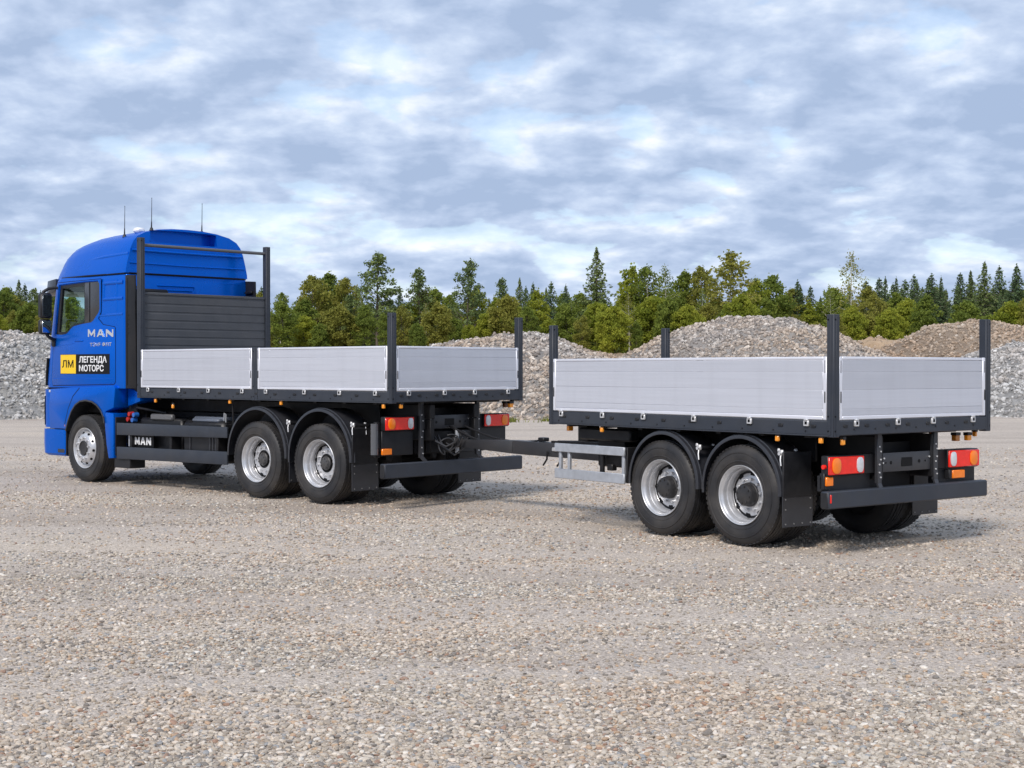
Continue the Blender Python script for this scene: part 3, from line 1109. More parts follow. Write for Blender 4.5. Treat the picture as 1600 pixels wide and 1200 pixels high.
# photo column, photo row of the top, kind, variant, distance, width factor, label
NAMED = [
    (30, 437, 'spruce', 2, 104, 1.0, 'spruce tip poking above the trees at the far left, beside the cab mirror'),
    (8, 452, 'broad', 0, 100, 1.2, 'rounded leafy tree at the left edge of the picture'),
    (54, 447, 'pine', 1, 102, .9, 'pine close to the left of the cab mirror'),
    (446, 462, 'spruce', 0, 108, .8, 'small dark spruce just right of the headboard post of the truck'),
    (486, 424, 'broad', 1, 101, 1.0, 'olive leafy tree, first tall crown right of the headboard'),
    (512, 421, 'broad', 0, 104, 1.0, 'tall leafy tree, second right of the headboard'),
    (543, 428, 'broad', 1, 103, .9, 'leafy tree touching the left side of the tallest pine'),
    (590, 391, 'pine', 0, 99, 1.15, 'tallest dark pine above the middle of the truck bed'),
    (657, 414, 'pine', 1, 101, .95, 'pointed pine right of the tallest pine, above the rear left post of the truck'),
    (730, 402, 'pine', 0, 98, .95, 'lone tall pine above the truck tailboard'),
    (786, 430, 'pine', 1, 105, .8, 'narrow pine right of the lone pine above the tailboard'),
    (812, 434, 'spruce', 2, 106, .8, 'slim spruce above the rear right post of the truck'),
    (833, 440, 'spruce', 0, 110, .8, 'first of three small spruces above the gap between truck and trailer'),
    (861, 439, 'spruce', 1, 112, .9, 'middle of three small spruces above the gap between truck and trailer'),
    (884, 443, 'spruce', 0, 110, .75, 'last of three small spruces, left of the tall lone spruce'),
    (932, 386, 'spruce', 2, 97, 1.0, 'tall lone spruce with narrow tip above the front of the trailer'),
    (986, 410, 'broad', 2, 100, .9, 'leafy tree right of the tall lone spruce'),
    (1012, 409, 'aspen', 0, 99, 1.1, 'aspen crown above the front right post of the trailer'),
    (1040, 408, 'birch', 1, 98, 1.1, 'thin birch with pale stem above the trailer side, left of the aspen pair'),
    (1068, 418, 'broad', 0, 103, .9, 'dark leafy tree in the middle of the trailer skyline'),
    (1094, 409, 'broad', 1, 102, .8, 'leafy tree just left of the tallest aspen'),
    (1138, 385, 'aspen', 1, 95, 1.35, 'tallest aspen with round crown and pale stem above the big mound'),
    (1180, 430, 'broad', 2, 101, 1.0, 'leafy tree just right of the tallest aspen'),
    (1206, 424, 'broad', 0, 102, 1.0, 'dark leafy tree above the top of the big mound'),
    (1246, 436, 'spruce', 0, 106, .9, 'dark spruce left of the rear post of the trailer'),
    (1266, 446, 'spruce', 1, 108, .9, 'short spruce just left of the rear left post of the trailer'),
    (1298, 440, 'birch', 1, 103, .8, 'small birch left of the tall pale birch'),
    (1328, 386, 'birch', 0, 94, 1.0, 'tall lone birch with white stem behind the rear left post of the trailer'),
    (1358, 442, 'broad', 1, 102, .8, 'olive leafy tree at the foot of the tall lone birch'),
    (1383, 431, 'spruce', 0, 108, .7, 'thin dark spruce, first right of the tall birch'),
    (1400, 431, 'spruce', 0, 111, .6, 'thin dark spruce, second right of the tall birch'),
    (1428, 428, 'spruce', 1, 107, .9, 'broad dark spruce, third right of the tall birch'),
    (1455, 426, 'spruce', 1, 106, .9, 'broad dark spruce, fourth right of the tall birch'),
    (1470, 430, 'spruce', 0, 111, .6, 'thin dark spruce, fifth right of the tall birch'),
    (1500, 425, 'spruce', 1, 106, 1.0, 'dark spruce left of the rear right post of the trailer'),
    (1516, 422, 'spruce', 2, 109, .8, 'slim spruce just left of the rear right post of the trailer'),
    (1538, 408, 'spruce', 2, 103, .9, 'tall spruce right above the rear right post of the trailer'),
    (1561, 414, 'spruce', 1, 104, .9, 'dark spruce near the right edge, between two taller spruces'),
    (1588, 411, 'spruce', 0, 102, 1.0, 'tall dark spruce at the right edge of the picture'),
    (665, 470, 'birch', 0, 93, .9, 'slender pale stemmed young birch in front of the forest, above the truck tailboard'),
    (893, 465, 'birch', 1, 93, .9, 'slender young birch in front of the forest, above the trailer front post'),
    (983, 455, 'birch', 0, 92, .9, 'slender young birch standing at the left foot of the big mound'),
    (1097, 445, 'birch', 1, 93, .9, 'slender young birch standing just left of the tallest aspen'),
]
for (u, v, kd, vr, D, wf, lab) in NAMED:
    wf *= 1.3 if kd == 'spruce' else 1.0
    tree(kd, vr, at(u, D), D, zat(v, D), TR.uniform(0, 6.28), wf, lab, ED)
# undergrowth row: low bushy trees, alike
u = -270
while u < 1880:
    D = TR.uniform(87, 95)
    vt = TR.uniform(455, 505)
    br = 560 < u < 660 or 820 < u < 1010 or 1380 < u < 1490
    kd = 'bush' if TR.random() < .8 else 'broad'
    vr = 0 if (br and TR.random() < .75) else TR.choice((0, 1, 1, 2))
    tree(kd, vr, at(u, D), D, zat(vt, D), TR.uniform(0, 6.28), TR.uniform(.75, 1.15), 'low ' + TONE[kd, vr] + ', undergrowth row, ' + zone(u), 'undergrowth row at the forest edge')
    u += TR.uniform(22, 36)
# second row, mid height
u = -270
while u < 1880:
    D = TR.uniform(98, 108)
    if 1370 < u:
        kd, vr = TR.choice((('spruce', 0), ('spruce', 1), ('broad', 0)))
    else:
        kd, vr = TR.choice((('broad', 0), ('broad', 1), ('broad', 2), ('aspen', 0), ('pine', 1)))
    vt = TR.uniform(436, 462) if u > 1370 else TR.uniform(443, 474)
    tree(kd, vr, at(u, D), D, zat(vt, D), TR.uniform(0, 6.28), TR.uniform(.85, 1.2), 'mid height ' + TONE[kd, vr] + ', second row, ' + zone(u), 'second row of the forest')
    u += TR.uniform(26, 40)
# rear rows, dark trees closing the view
for D0, va, vb, st, kinds, wl in ((114, 478, 500, 30, (('bush', 1), ('bush', 1), ('broad', 0)), 1.2), (122, 440, 470, 26, (('spruce', 0), ('spruce', 1), ('spruce', 2), ('broad', 0)), 1.15)):
    u = -270
    while u < 1880:
        D = TR.uniform(D0 - 4, D0 + 4)
        kd, vr = TR.choice(kinds)
        tree(kd, vr, at(u, D), D, zat(TR.uniform(va, vb), D), TR.uniform(0, 6.28), TR.uniform(.9, 1.1) * wl, 'partly hidden ' + TONE[kd, vr] + ', back rows, ' + zone(u), 'back rows of the forest')
        u += TR.uniform(st * .8, st * 1.3)
# denser spruces at the right hand end of the forest
u = 1352
while u < 1700:
    D = TR.uniform(110, 117)
    kd, vr = 'spruce', TR.choice((0, 1, 2))
    tree(kd, vr, at(u, D), D, zat(TR.uniform(424, 452), D), TR.uniform(0, 6.28), TR.uniform(1.2, 1.6), 'partly hidden ' + TONE[kd, vr] + ', back rows, ' + zone(u), 'back rows of the forest')
    u += TR.uniform(13, 22)

# ------------------------------------------------------------------ vehicles: shared parts


def vehicle_root(name, X, Y, yaw):
    return empty(name, (X, Y, 0), PI - yaw)


# ---- wheels: local y axis points outwards, origin in the outer face
def tyre_mesh(name, RO, RI, W):
    """closed section with circumferential grooves in the tread; outer face at y=0, inner at y=-W"""
    s = 0.055
    pr = [(RI, -.012), (RI + .02, .0), (RI + .055, .012), (RO - .10, .016), (RO - .055, .008), (RO - .028, -.006), (RO - .010, -.022)]
    y = -.03
    g = 0.010
    nrib = 5
    rib = (W - .06 - g * (nrib - 1)) / nrib
    for k in range(nrib):
        pr += [(RO - (.006 if k in (0, nrib - 1) else 0), y), (RO - (.006 if k in (0, nrib - 1) else 0), y - rib)]
        y -= rib
        if k < nrib - 1:
            pr += [(RO - .016, y - .001), (RO - .016, y - g + .001)]
            y -= g
    pr += [(RO - .010, -W + .022), (RO - .028, -W + .006), (RO - .055, -W - .008), (RO - .10, -W - .016), (RI + .055, -W - .012), (RI + .02, -W), (RI, -W + .012)]
    mb = MB().lathe(pr, 72, closed=True)
    # fine shoulder sipes: small blocks standing on the shoulder edges
    for sy in (-.026, -W + .026):
        for i in range(60):
            a = 2 * PI * i / 60
            c, sn = math.cos(a), math.sin(a)
            M = Matrix(((c, 0, -sn), (0, 1, 0), (sn, 0, c)))
            mb.obox((c * (RO - .010), sy, sn * (RO - .010)), (.012, .022, .034), M)
    # raised sidewall ring
    mb.lathe([(RO - .088, .0155), (RO - .085, .0195), (RO - .080, .0195), (RO - .077, .0145)], 72)
    mb.lathe([(RI + .038, .007), (RI + .042, .013), (RI + .048, .014), (RI + .052, .0115)], 72)
    return mb.mesh(name, RUBB, angle=30)


def ring_items(mb, n, rad, y0, y1, r, ph=0.0, seg=8):
    for i in range(n):
        a = 2 * PI * i / n + ph
        mb.cyl((math.cos(a) * rad, y0, math.sin(a) * rad), (math.cos(a) * rad, y1, math.sin(a) * rad), r, None, seg)


def rim_deep(RI):
    k = RI / .318
    pr = [(RI * 1.005, -.02), (RI * 1.015, .004), (RI * 1.0, .010), (RI * .975, .004), (RI * .955, -.012), (RI * .935, -.018), (RI * .90, -.035), (RI * .885, -.075), (RI * .86, -.085),
          (RI * .835, -.115), (RI * .825, -.150), (RI * .80, -.158), (RI * .74, -.150), (RI * .62, -.138), (RI * .58, -.136), (RI * .40, -.136)]
    mb = MB().lathe(pr, 64)
    ring_items(mb, 10, RI * .53, -.138, -.108, .0155, .1)
    return mb.mesh('rim', RIM, angle=30)


def rim_holes(RI):
    mb = MB()
    ring_items(mb, 8, RI * .70, -.16, -.141, .031, .25, 14)
    return mb.mesh('hand_hole', VINYL)


def hub_deep(RI, big):
    r = .118 if big else .088
    d = -.030 if big else -.085
    mb = MB().lathe([(r * 1.06, -.14), (r * 1.06, -.118), (r, -.112), (r * .97, d - .03), (r * .86, d - .008), (r * .62, d), (.001, d + .002)], 32)
    ring_items(mb, 8, r * .72, d - .02, d + .006, .011, .2, 6)
    return mb.mesh('hub', TREAD if big else mat('hub_grey', (0.075, 0.075, 0.078), 0.45, 0.3, 0, 0.2, 14, dust=0.1), angle=30)


def rim_front(RI):
    pr = [(RI * 1.005, -.02), (RI * 1.015, .004), (RI * 1.0, .010), (RI * .97, .004), (RI * .94, -.015), (RI * .905, -.040), (RI * .87, -.058), (RI * .84, -.05), (RI * .78, -.018), (RI * .70, .012), (RI * .62, .026), (RI * .40, .026), (RI * .37, .022)]
    mb = MB().lathe(pr, 64)
    ring_items(mb, 10, RI * .53, .02, .058, .0165, .1)
    return mb.mesh('rim', RIM, angle=30)


def front_holes(RI):
    mb = MB()
    for i in range(10):
        a = 2 * PI * i / 10 + .41
        rr = RI * .755
        c = Vector((math.cos(a) * rr, -.004, math.sin(a) * rr))
        nrm = Vector((math.cos(a) * .36, .93, math.sin(a) * .36)).normalized()
        mb.cyl(c - nrm * .012, c + nrm * .006, .021, None, 12)
    return mb.mesh('hand_hole', VINYL)


def hub_front(RI):
    mb = MB().lathe([(RI * .37, .0), (RI * .37, .034), (RI * .335, .042), (RI * .30, .030), (RI * .14, .026), (.001, .028)], 32)
    return mb.mesh('hub', TREAD, angle=30)


WH = {}


def wheel(kind, parent, x, yout, z, side):
    """side +1: faces the vehicle's left"""
    o = empty('wheel', (x, yout * side, z), 0.0 if side > 0 else PI, parent)
    RO, RI, W = WH[kind]['dim']
    put('tyre', WH[kind]['tyre'], o, (0, -.012, 0), (0, random.Random(x).uniform(0, 6), 0))
    if kind != 'front':
        put('tyre', WH[kind]['tyre'], o, (0, -.012 - W - .045, 0), (0, 1.3, 0))
    put('rim', WH[kind]['rim'], o, (0, -.012, 0), (0, random.Random(x + 1).uniform(0, 6), 0))
    put('hand_hole', WH[kind]['hole'], o, (0, -.012, 0), (0, random.Random(x + 1).uniform(0, 6), 0))
    put('hub', WH[kind]['hub'], o, (0, -.012, 0))
    if kind != 'front':
        mb = MB().lathe([(RI, -.02), (RI * .97, -.3), (RI, -.30 - W), (.1, -.30 - W), (.1, -.16), (RI * .8, -.16)], 32)
        mb.build('barrel', BLACK, o)
    return o


for kd, RO, RI, W in (('rear', .5356, .318, .275), ('trailer', .5164, .303, .27), ('front', .5356, .322, .30)):
    WH[kd] = dict(dim=(RO, RI, W), tyre=tyre_mesh('tyre', RO, RI, W), rim=rim_front(RI) if kd == 'front' else rim_deep(RI),
                  hole=front_holes(RI) if kd == 'front' else rim_holes(RI), hub=hub_front(RI) if kd == 'front' else hub_deep(RI, kd == 'trailer'))


def fender(parent, cx, cz, rad, y0, y1, a0, a1, side, rz=None):
    """curved mudguard: thin arched sheet with a rolled outer lip"""
    rz = rz or rad
    n = 30
    sec = [(0.0, y0), (0.0, y1 - .02), (-.004, y1 - .006), (-.014, y1), (-.040, y1), (-.040, y1 - .008), (-.018, y1 - .010), (-.012, y1 - .022), (-.012, y0)]
    # raised rib along the sheet
    v, f = [], []
    m = len(sec)
    for i in range(n + 1):
        a = R(a0 + (a1 - a0) * i / n)
        for dr, y in sec:
            v.append((cx + math.cos(a) * (rad + dr), y * side, cz + math.sin(a) * (rz + dr)))
    for i in range(n):
        for k in range(m):
            f.append((i * m + k, i * m + (k + 1) % m, (i + 1) * m + (k + 1) % m, (i + 1) * m + k))
    f += [tuple(range(m)), tuple(range(n * m + m - 1, n * m - 1, -1))]
    mb = MB().add(v, f)
    # second ridge, 6 cm in from the edge
    v, f = [], []
    sec2 = [(.0, y1 - .075), (.010, y1 - .07), (.010, y1 - .05), (.0, y1 - .045)]
    for i in range(n + 1):
        a = R(a0 + (a1 - a0) * i / n)
        for dr, y in sec2:
            v.append((cx + math.cos(a) * (rad + dr), y * side, cz + math.sin(a) * (rz + dr)))
    for i in range(n):
        for k in range(3):
            f.append((i * 4 + k, i * 4 + k + 1, (i + 1) * 4 + k + 1, (i + 1) * 4 + k))
    mb.add(v, f)
    return mb.build('mudguard', FEND, parent)


def clamp(parent, x, y, z, side):
    """zinc clamp on the mudguard stay with a hanging handle"""
    mb = MB()
    mb.cyl((x, side * (y - .30), z), (x, side * (y - .02), z), .024, None, 12)
    o = mb.build('mudguard_stay', PLAST, parent)
    c = MB()
    c.obox((x, side * (y - .03), z + .008), (.055, .03, .06), None, .008)
    c.obox((x + .02, side * (y - .015), z + .034), (.03, .02, .035), None, .006)
    c.cyl((x, side * (y - .045), z), (x, side * (y + .005), z), .018, None, 10)
    c.tube([(x - .01, side * (y - .01), z - .02), (x - .018, side * (y + .004), z - .06), (x - .03, side * (y + .008), z - .12)], .0075, 6)
    c.tube([(x - .01, side * (y - .24), z - .02), (x - .018, side * (y - .238), z - .06), (x - .03, side * (y - .236), z - .12)], .0075, 6)
    c.obox((x, side * (y - .24), z + .02), (.03, .03, .04), None, .006)
    c.build('clamp', ZINC, o)
    return o


def flap(parent, x, y0, y1, z0, z1):
    mb = MB().box(x - .006, x + .006, y0, y1, z0, z1)
    o = mb.build('mud_flap', FEND, parent)
    r = MB()
    n = 4
    for i in range(n):
        yy = y0 + (y1 - y0) * (.08 + .84 * i / (n - 1))
        for zz in ((z0 + .03,) if i in (1, 2) else (z0 + .03, z1 - .03, z1 - .13)):
            r.cyl((x - .012, yy, zz), (x - .004, yy, zz), .008, None, 8)
    r.build('rivet', mat('dull_rivet', (.25, .25, .25), .5, .4), o)
    return o


def tail_lamp(parent, x, y0, y1, z0, z1, side):
    """y0 inner, y1 outer (absolute); orange lens outside, clear lens inside"""
    a, b = y0 * side, y1 * side
    o = MB().box(x, x + .09, a, b, z0 - .012, z1 + .012, .008).build('tail_lamp', PLAST, parent)
    h = z1 - z0
    MB().box(x - .016, x + .005, a, b, z0, z1, .006).build('red_lens', RED, o)
    def oval(yc, wd, name, m):
        pts = []
        for i in range(28):
            t = 2 * PI * i / 28
            c, s = math.cos(t), math.sin(t)
            k = 2.6
            pts.append((yc + math.copysign(abs(c) ** (2 / k), c) * wd / 2, (z0 + z1) / 2 + math.copysign(abs(s) ** (2 / k), s) * h * .44))
        MB().prism(pts, 'x', x - .026, x - .012).build(name, m, o, .005)
    wd = (y1 - y0)
    oval((y1 - wd * .20) * side, wd * .24, 'orange_lens', ORANGE)
    oval((y0 + wd * .13) * side, wd * .19, 'clear_lens', CLEARL)
    return o


def marker(parent, x, y, z, sx=.045, sy=.03, sz=.055, m=None):
    o = MB().box(x - sx / 2, x + sx / 2, y - sy / 2, y + sy / 2, z - sz / 2, z + sz / 2, .006).build('marker_lamp', m or AMBER, parent)
    MB().box(x - sx / 2 - .004, x + sx / 2 + .004, y - sy / 2 - .004, y + sy / 2 - .012 if y > 0 else y + sy / 2 + .004, z + sz / 2 - .006, z + sz / 2 + .025).build('holder', PLAST, o)
    return o


def post(parent, x0, x1, y0, y1, z0, z1, name='stake_post'):
    o = MB().box(x0, x1, y0, y1, z0, z1, .006).build(name, DGREY, parent)
    # inset channel lines and bolt holes on the outer faces
    cx, cy = (x0 + x1) / 2, (y0 + y1) / 2
    b = MB()
    sy = 1 if cy > 0 else -1
    yo = y1 if cy > 0 else y0
    for zz in (z0 + .06, z0 + .20, z1 - .05):
        b.cyl((cx + .022, yo - sy * .005, zz), (cx + .022, yo + sy * .004, zz), .009, None, 8)
        b.cyl((x0 - .004, cy + sy * .02, zz), (x0 + .005, cy + sy * .02, zz), .009, None, 8)
    b.build('bolt', VINYL, o)
    c = MB()
    c.box(x0 - .004, x0 + .002, cy - .012, cy + .012, z0 + .02, z1 - .015, .002)
    c.box(cx - .012, cx + .012, min(yo - sy * .002, yo + sy * .004), max(yo - sy * .002, yo + sy * .004), z0 + .02, z1 - .015, .002)
    c.build('channel', DGREY, o)
    return o


def drop_side(parent, axis, s0, s1, off, sgn, z0, z1, cuts, label=None):
    """dropside wall of extruded planks. axis 'x': runs along x on the plane y=off, outside towards sgn; axis 'y': runs along y on x=off"""
    T = .026

    def bx(mb, a, b, d0, d1, za, zb, c=.003):
        lo, hi = sorted((off - sgn * d0, off - sgn * d1))
        if axis == 'x':
            mb.box(a, b, lo, hi, za, zb, c)
        else:
            mb.box(lo, hi, a, b, za, zb, c)
    mb = MB()
    bx(mb, s0, s0 + .045, 0, T + .006, z0, z1, .006)
    bx(mb, s1 - .045, s1, 0, T + .006, z0, z1, .006)
    bx(mb, s0 + .045, s1 - .045, 0, T + .004, z1 - .030, z1 - .001, .006)
    bx(mb, s0 + .045, s1 - .045, -.002, T + .004, z0 + .001, z0 + .038, .006)
    o = mb.build('drop_side', ALU2, parent)
    if label:
        o['label'] = label
    zz = [z0 + .0395] + [z0 + (z1 - z0) * c for c in cuts] + [z1 - .0315]
    for k in range(len(zz) - 1):
        p = MB()
        bx(p, s0 + .0455, s1 - .0455, .004, T, zz[k] + .0003, zz[k + 1] - .0003, .0022)
        p.build('plank', ALU, o)
    # locking levers in the end stiles
    lv = MB()
    for s in (s0 + .018, s1 - .018):
        bx(lv, s - .006, s + .006, -.006, .004, z0 + (z1 - z0) * .27, z0 + (z1 - z0) * .45, .003)
        bx(lv, s - .004, s + .004, -.003, .004, z0 + (z1 - z0) * .74, z0 + (z1 - z0) * .94, .002)
    lv.build('lever', PLAST, o)
    return o


def latch(parent, axis, s, off, sgn, z):
    """zinc hinge bracket: square frame with a dark hole, and a lug above"""
    def P(a, d, zz):
        return (a, off + sgn * d, zz) if axis == 'x' else (off + sgn * d, a, zz)
    def bx(mb, a0, a1, d0, d1, za, zb, c=.004):
        p, q = P(a0, d0, za), P(a1, d1, zb)
        mb.box(p[0], q[0], p[1], q[1], p[2], q[2], c)
    mb = MB()
    bx(mb, s - .032, s + .032, .0, .020, z - .040, z + .016)
    bx(mb, s - .022, s + .022, .0, .028, z + .016, z + .030)
    o = mb.build('hinge', ZINC, parent)
    h = MB()
    bx(h, s - .015, s + .015, .018, .0225, z - .024, z + .006, .002)  # black block, the shade inside the open hole put into its colour
    h.build('pin', VINYL, o)
    return o


def platform(root, L_, W_, zb, zt, railz, mids=()):
    """load floor with outer rails"""
    h = W_ / 2
    MB().box(.02, L_ + .02, -h + .02, h - .02, zb - .05, zb - .012).build('deck_floor', WOOD, root)
    for s in (1, -1):
        o = MB().box(.04, L_ + .04, s * (h - .075), s * (h - .004), railz + .012, zb - .006, .008).build('side_rail', DGREY, root)
        r = MB()
        for k in range(int(L_ / .42)):
            x = .25 + k * .42
            r.box(x - .03, x + .03, s * (h - .006), s * (h + .006), zb - .075, zb - .045, .004)
            r.cyl((x + .1, s * (h - .01), railz + .05), (x + .1, s * (h + .003), railz + .05), .008, None, 8)
        r.build('lashing_eye', PLAST, o)
        MB().box(.06, L_, s * (h - .002), s * (h + .010), railz + .004, railz + .016, .003).build('lip', DGREY, o)
    o = MB().box(-.002, .07, -h + .005, h - .005, railz + .012, zb - .006, .008).build('rear_rail', DGREY, root)
    r = MB()
    for k in range(7):
        y = -h + .3 + k * (W_ - .6) / 6
        r.cyl((-.008, y, railz + .07), (.01, y, railz + .07), .009, None, 8)
        r.box(-.010, .005, y + .10, y + .16, zb - .07, zb - .04, .004)
    r.build('lashing_eye', PLAST, o)
    for k in range(int(L_ / .6)):
        x = .4 + k * .6
        MB().box(x - .03, x + .03, -h + .08, h - .08, railz - .02, zb - .055).build('cross_member', BLACK, root)


# ------------------------------------------------------------------ the truck
KW, KL = 2.498, 5.608
KH = KW / 2
K = vehicle_root('flatbed_truck', -0.6891, 19.6149, 0.7369)
tag(K, 'blue cab three axle flatbed truck with low aluminium sides, parked on the gravel', 'truck')


def boolean(a, b, op='DIFFERENCE'):
    md = a.modifiers.new('b', 'BOOLEAN')
    md.operation = op
    md.solver = 'EXACT'
    md.object = b


def bake(o):
    bpy.context.view_layer.update()
    me = bpy.data.meshes.new_from_object(o.evaluated_get(bpy.context.evaluated_depsgraph_get()))
    o.modifiers.clear()
    o.data = me
    return o


def outline(xr, xf, hw, rf, rr, nf=10, nr=4, bow=.0):
    """plan outline, counter-clockwise from the rear right corner"""
    p = []
    def arc(cx, cy, rx, ry, a0, a1, n):
        for i in range(n + 1):
            a = R(a0 + (a1 - a0) * i / n)
            p.append((cx + math.cos(a) * rx, cy + math.sin(a) * ry))
    arc(xr + rr, -hw + rr, rr, rr, 180, 270, nr)
    arc(xf - rf, -hw + rf, rf, rf, 270, 360, nf)
    arc(xf - rf, hw - rf, rf, rf, 0, 90, nf)
    arc(xr + rr, hw - rr, rr, rr, 90, 180, nr)
    return p


def loft(levels):
    """levels: list of (z, outline)"""
    v, f = [], []
    n = len(levels[0][1])
    for z, pl in levels:
        v += [(x, y, z) for x, y in pl]
    for k in range(len(levels) - 1):
        for i in range(n):
            f.append((k * n + i, k * n + (i + 1) % n, (k + 1) * n + (i + 1) % n, (k + 1) * n + i))
    f += [tuple(range(n - 1, -1, -1)), tuple(range((len(levels) - 1) * n, len(levels) * n))]
    return MB().add(v, f)


XR = 6.10
CW = 1.19
WIN = [(8.115, 2.372), (7.985, 3.165), (7.26, 3.192), (6.86, 3.192), (6.818, 3.15), (6.812, 2.76), (6.84, 2.70), (7.0, 2.57), (7.06, 2.545), (7.32, 2.525), (7.58, 2.492), (7.66, 2.45), (7.74, 2.395), (7.80, 2.372), (7.95, 2.358)]


def make_cab():
    lv = [(1.50, 8.60, 1.185), (1.56, 8.615, CW), (2.30, 8.50, CW), (2.42, 8.48, CW), (3.16, 8.35, 1.178), (3.25, 8.32, 1.168), (3.285, 8.28, 1.15)]
    cab = loft([(z, outline(XR, xf, hw, .34, .05)) for z, xf, hw in lv]).build('cab_body', BLUE, K, angle=30)
    li = [(1.62, 8.53, 1.12), (2.30, 8.43, 1.12), (3.15, 8.28, 1.11), (3.24, 8.2, 1.09)]
    inn = loft([(z, outline(XR + .06, xf, hw, .30, .05)) for z, xf, hw in li]).build('t1', TRIMC, K)
    c2 = MB().prism(WIN, 'y', -2, 2).build('t2', TRIMC, K)
    c3 = MB().prism([(-1.0, 2.30), (1.0, 2.30), (.93, 3.12), (-.93, 3.12)], 'x', 8.0, 9.2).build('t3', TRIMC, K)
    for c in (inn, c2, c3):
        boolean(cab, c)
    bake(cab)
    for c in (inn, c2, c3):
        bpy.data.objects.remove(c, do_unlink=True)
    cab.data.materials.append(TRIMC)
    me = cab.data
    for p in me.polygons:
        c = p.center
        if 6.13 < c.x < 8.6 and abs(c.y) < 1.135 and 1.6 < c.z < 3.26 and not (c.x < 6.14):
            p.material_index = len(me.materials) - 1
    me.polygons.foreach_set('use_smooth', [True] * len(me.polygons))
    me.set_sharp_from_angle(angle=R(28))
    return cab


cab = make_cab()

# glazing
def glass_poly(poly, y, nm, m, par, th=.006):
    return MB().prism(poly, 'y', y, y + th).build(nm, m, par)


for s in (1, -1):
    gp = [(8.06, 2.40), (7.945, 3.13), (7.265, 3.155), (7.265, 2.545), (7.58, 2.51), (7.68, 2.46), (7.76, 2.405), (7.82, 2.385)]
    fr_o = [(8.112, 2.375), (7.983, 3.162), (7.26, 3.189), (7.26, 2.528), (7.58, 2.495), (7.66, 2.453), (7.742, 2.398), (7.80, 2.375), (7.95, 2.361)]
    fr_i = [(8.035, 2.415), (7.93, 3.115), (7.275, 3.14), (7.275, 2.56), (7.585, 2.527), (7.685, 2.477), (7.768, 2.422), (7.82, 2.408), (7.95, 2.405)]
    wn = MB()
    ya, yb = s * 1.130, s * 1.172
    n = len(fr_o)
    v = [(x, ya, z) for x, z in fr_o] + [(x, yb, z) for x, z in fr_o] + [(x, ya, z) for x, z in fr_i] + [(x, yb, z) for x, z in fr_i]
    f = []
    for i in range(n):
        j = (i + 1) % n
        f += [(i, j, n + j, n + i), (2 * n + i, 3 * n + i, 3 * n + j, 2 * n + j), (n + i, n + j, 3 * n + j, 3 * n + i), (i, 2 * n + i, 2 * n + j, j)]
    wn.add(v, f)
    wo = wn.build('door_window', PLAST, K)
    glass_poly(gp, s * 1.148, 'pane', GLASS, wo)
    qp = [(7.258, 3.189), (6.862, 3.189), (6.822, 3.15), (6.816, 2.762), (6.843, 2.704), (7.0, 2.574), (7.06, 2.548), (7.258, 2.531)]
    q = MB().prism(qp, 'y', s * 1.13, s * 1.176).build('quarter_panel', mat('tinted_panel', (0.03, .03, .032), .3, 0, .3), K, .004)
    MB().box(7.10, 7.125, s * 1.174, s * 1.179, 2.56, 3.185).build('seal', VINYL, q)


def windscreen():
    v, f = [], []
    lv = [(2.28, 8.49), (2.5, 8.455), (2.8, 8.40), (3.14, 8.335)]
    for z, xf in lv:
        pl = [q for q in outline(XR, xf, 1.17, .34, .05) if q[0] > 8.0 and abs(q[1]) < 1.04]
        for x, y in pl:
            v.append((x - .012, y, z))
        n = len(pl)
    for k in range(len(lv) - 1):
        for i in range(n - 1):
            f.append((k * n + i, k * n + i + 1, (k + 1) * n + i + 1, (k + 1) * n + i))
    MB().add(v, f).build('windscreen', GLASS, K)


windscreen()


# doors: proud skin with a window opening, bevelled edge, shut line all round
def door(s):
    th0, th1 = s * (CW - .004), s * (CW + .007)
    outer = [(8.20, 1.535), (8.235, 1.62), (8.16, 2.30), (8.03, 3.215), (6.78, 3.236), (6.36, 2.95), (6.36, 1.58), (6.40, 1.55)]
    outer = [(8.20, 1.535), (8.225, 1.62), (8.165, 2.28), (8.03, 3.21), (6.76, 3.225), (6.765, 2.70), (6.84, 2.60), (6.70, 2.50), (6.38, 2.46), (6.36, 2.44), (6.36, 1.60), (6.40, 1.565)]
    cut = [(8.135, 2.355), (8.0, 3.178), (7.26, 3.205), (6.85, 3.205), (6.80, 3.15), (6.795, 2.75), (6.83, 2.69), (6.99, 2.555), (7.06, 2.53), (7.32, 2.51), (7.57, 2.477), (7.65, 2.435), (7.73, 2.380), (7.80, 2.355), (7.95, 2.342)]
    d = MB().prism(outer, 'y', th0, th1).build('door', BLUE, K, .005, 2)
    c = MB().prism(cut, 'y', -2, 2).build('t', BLUE, K)
    boolean(d, c)
    bake(d)
    bpy.data.objects.remove(c, do_unlink=True)
    d.data.polygons.foreach_set('use_smooth', [True] * len(d.data.polygons))
    d.data.set_sharp_from_angle(angle=R(28))
    # shut line: dark strip lying behind the edge of the skin
    sl = MB()
    pts = outer + [outer[0]]
    ctr = Vector((7.3, 2.3))
    for a, b in zip(pts[:-1], pts[1:]):
        a3, b3 = Vector((a[0], s * (CW + .0005), a[1])), Vector((b[0], s * (CW + .0005), b[1]))
        sl.beam(a3, b3, .018, .004, up=(0, 1, 0))
    sl.build('seal', VINYL, d)
    # styling creases
    cr = MB()
    for pth in ([(8.15, 2.17), (7.9, 2.19), (7.55, 2.215)], [(8.18, 1.645), (7.4, 1.65), (6.4, 1.655)]):
        cr.tube([(x, s * (CW + .0045), z) for x, z in pth], .006, 6)
    cr.build('crease', BLUE, d)
    h = MB().box(7.28, 7.52, s * (CW + .006), s * (CW + .022), 2.245, 2.275, .008)
    h.build('handle', BLUE, d)
    return d


dl = door(1)
door(-1)

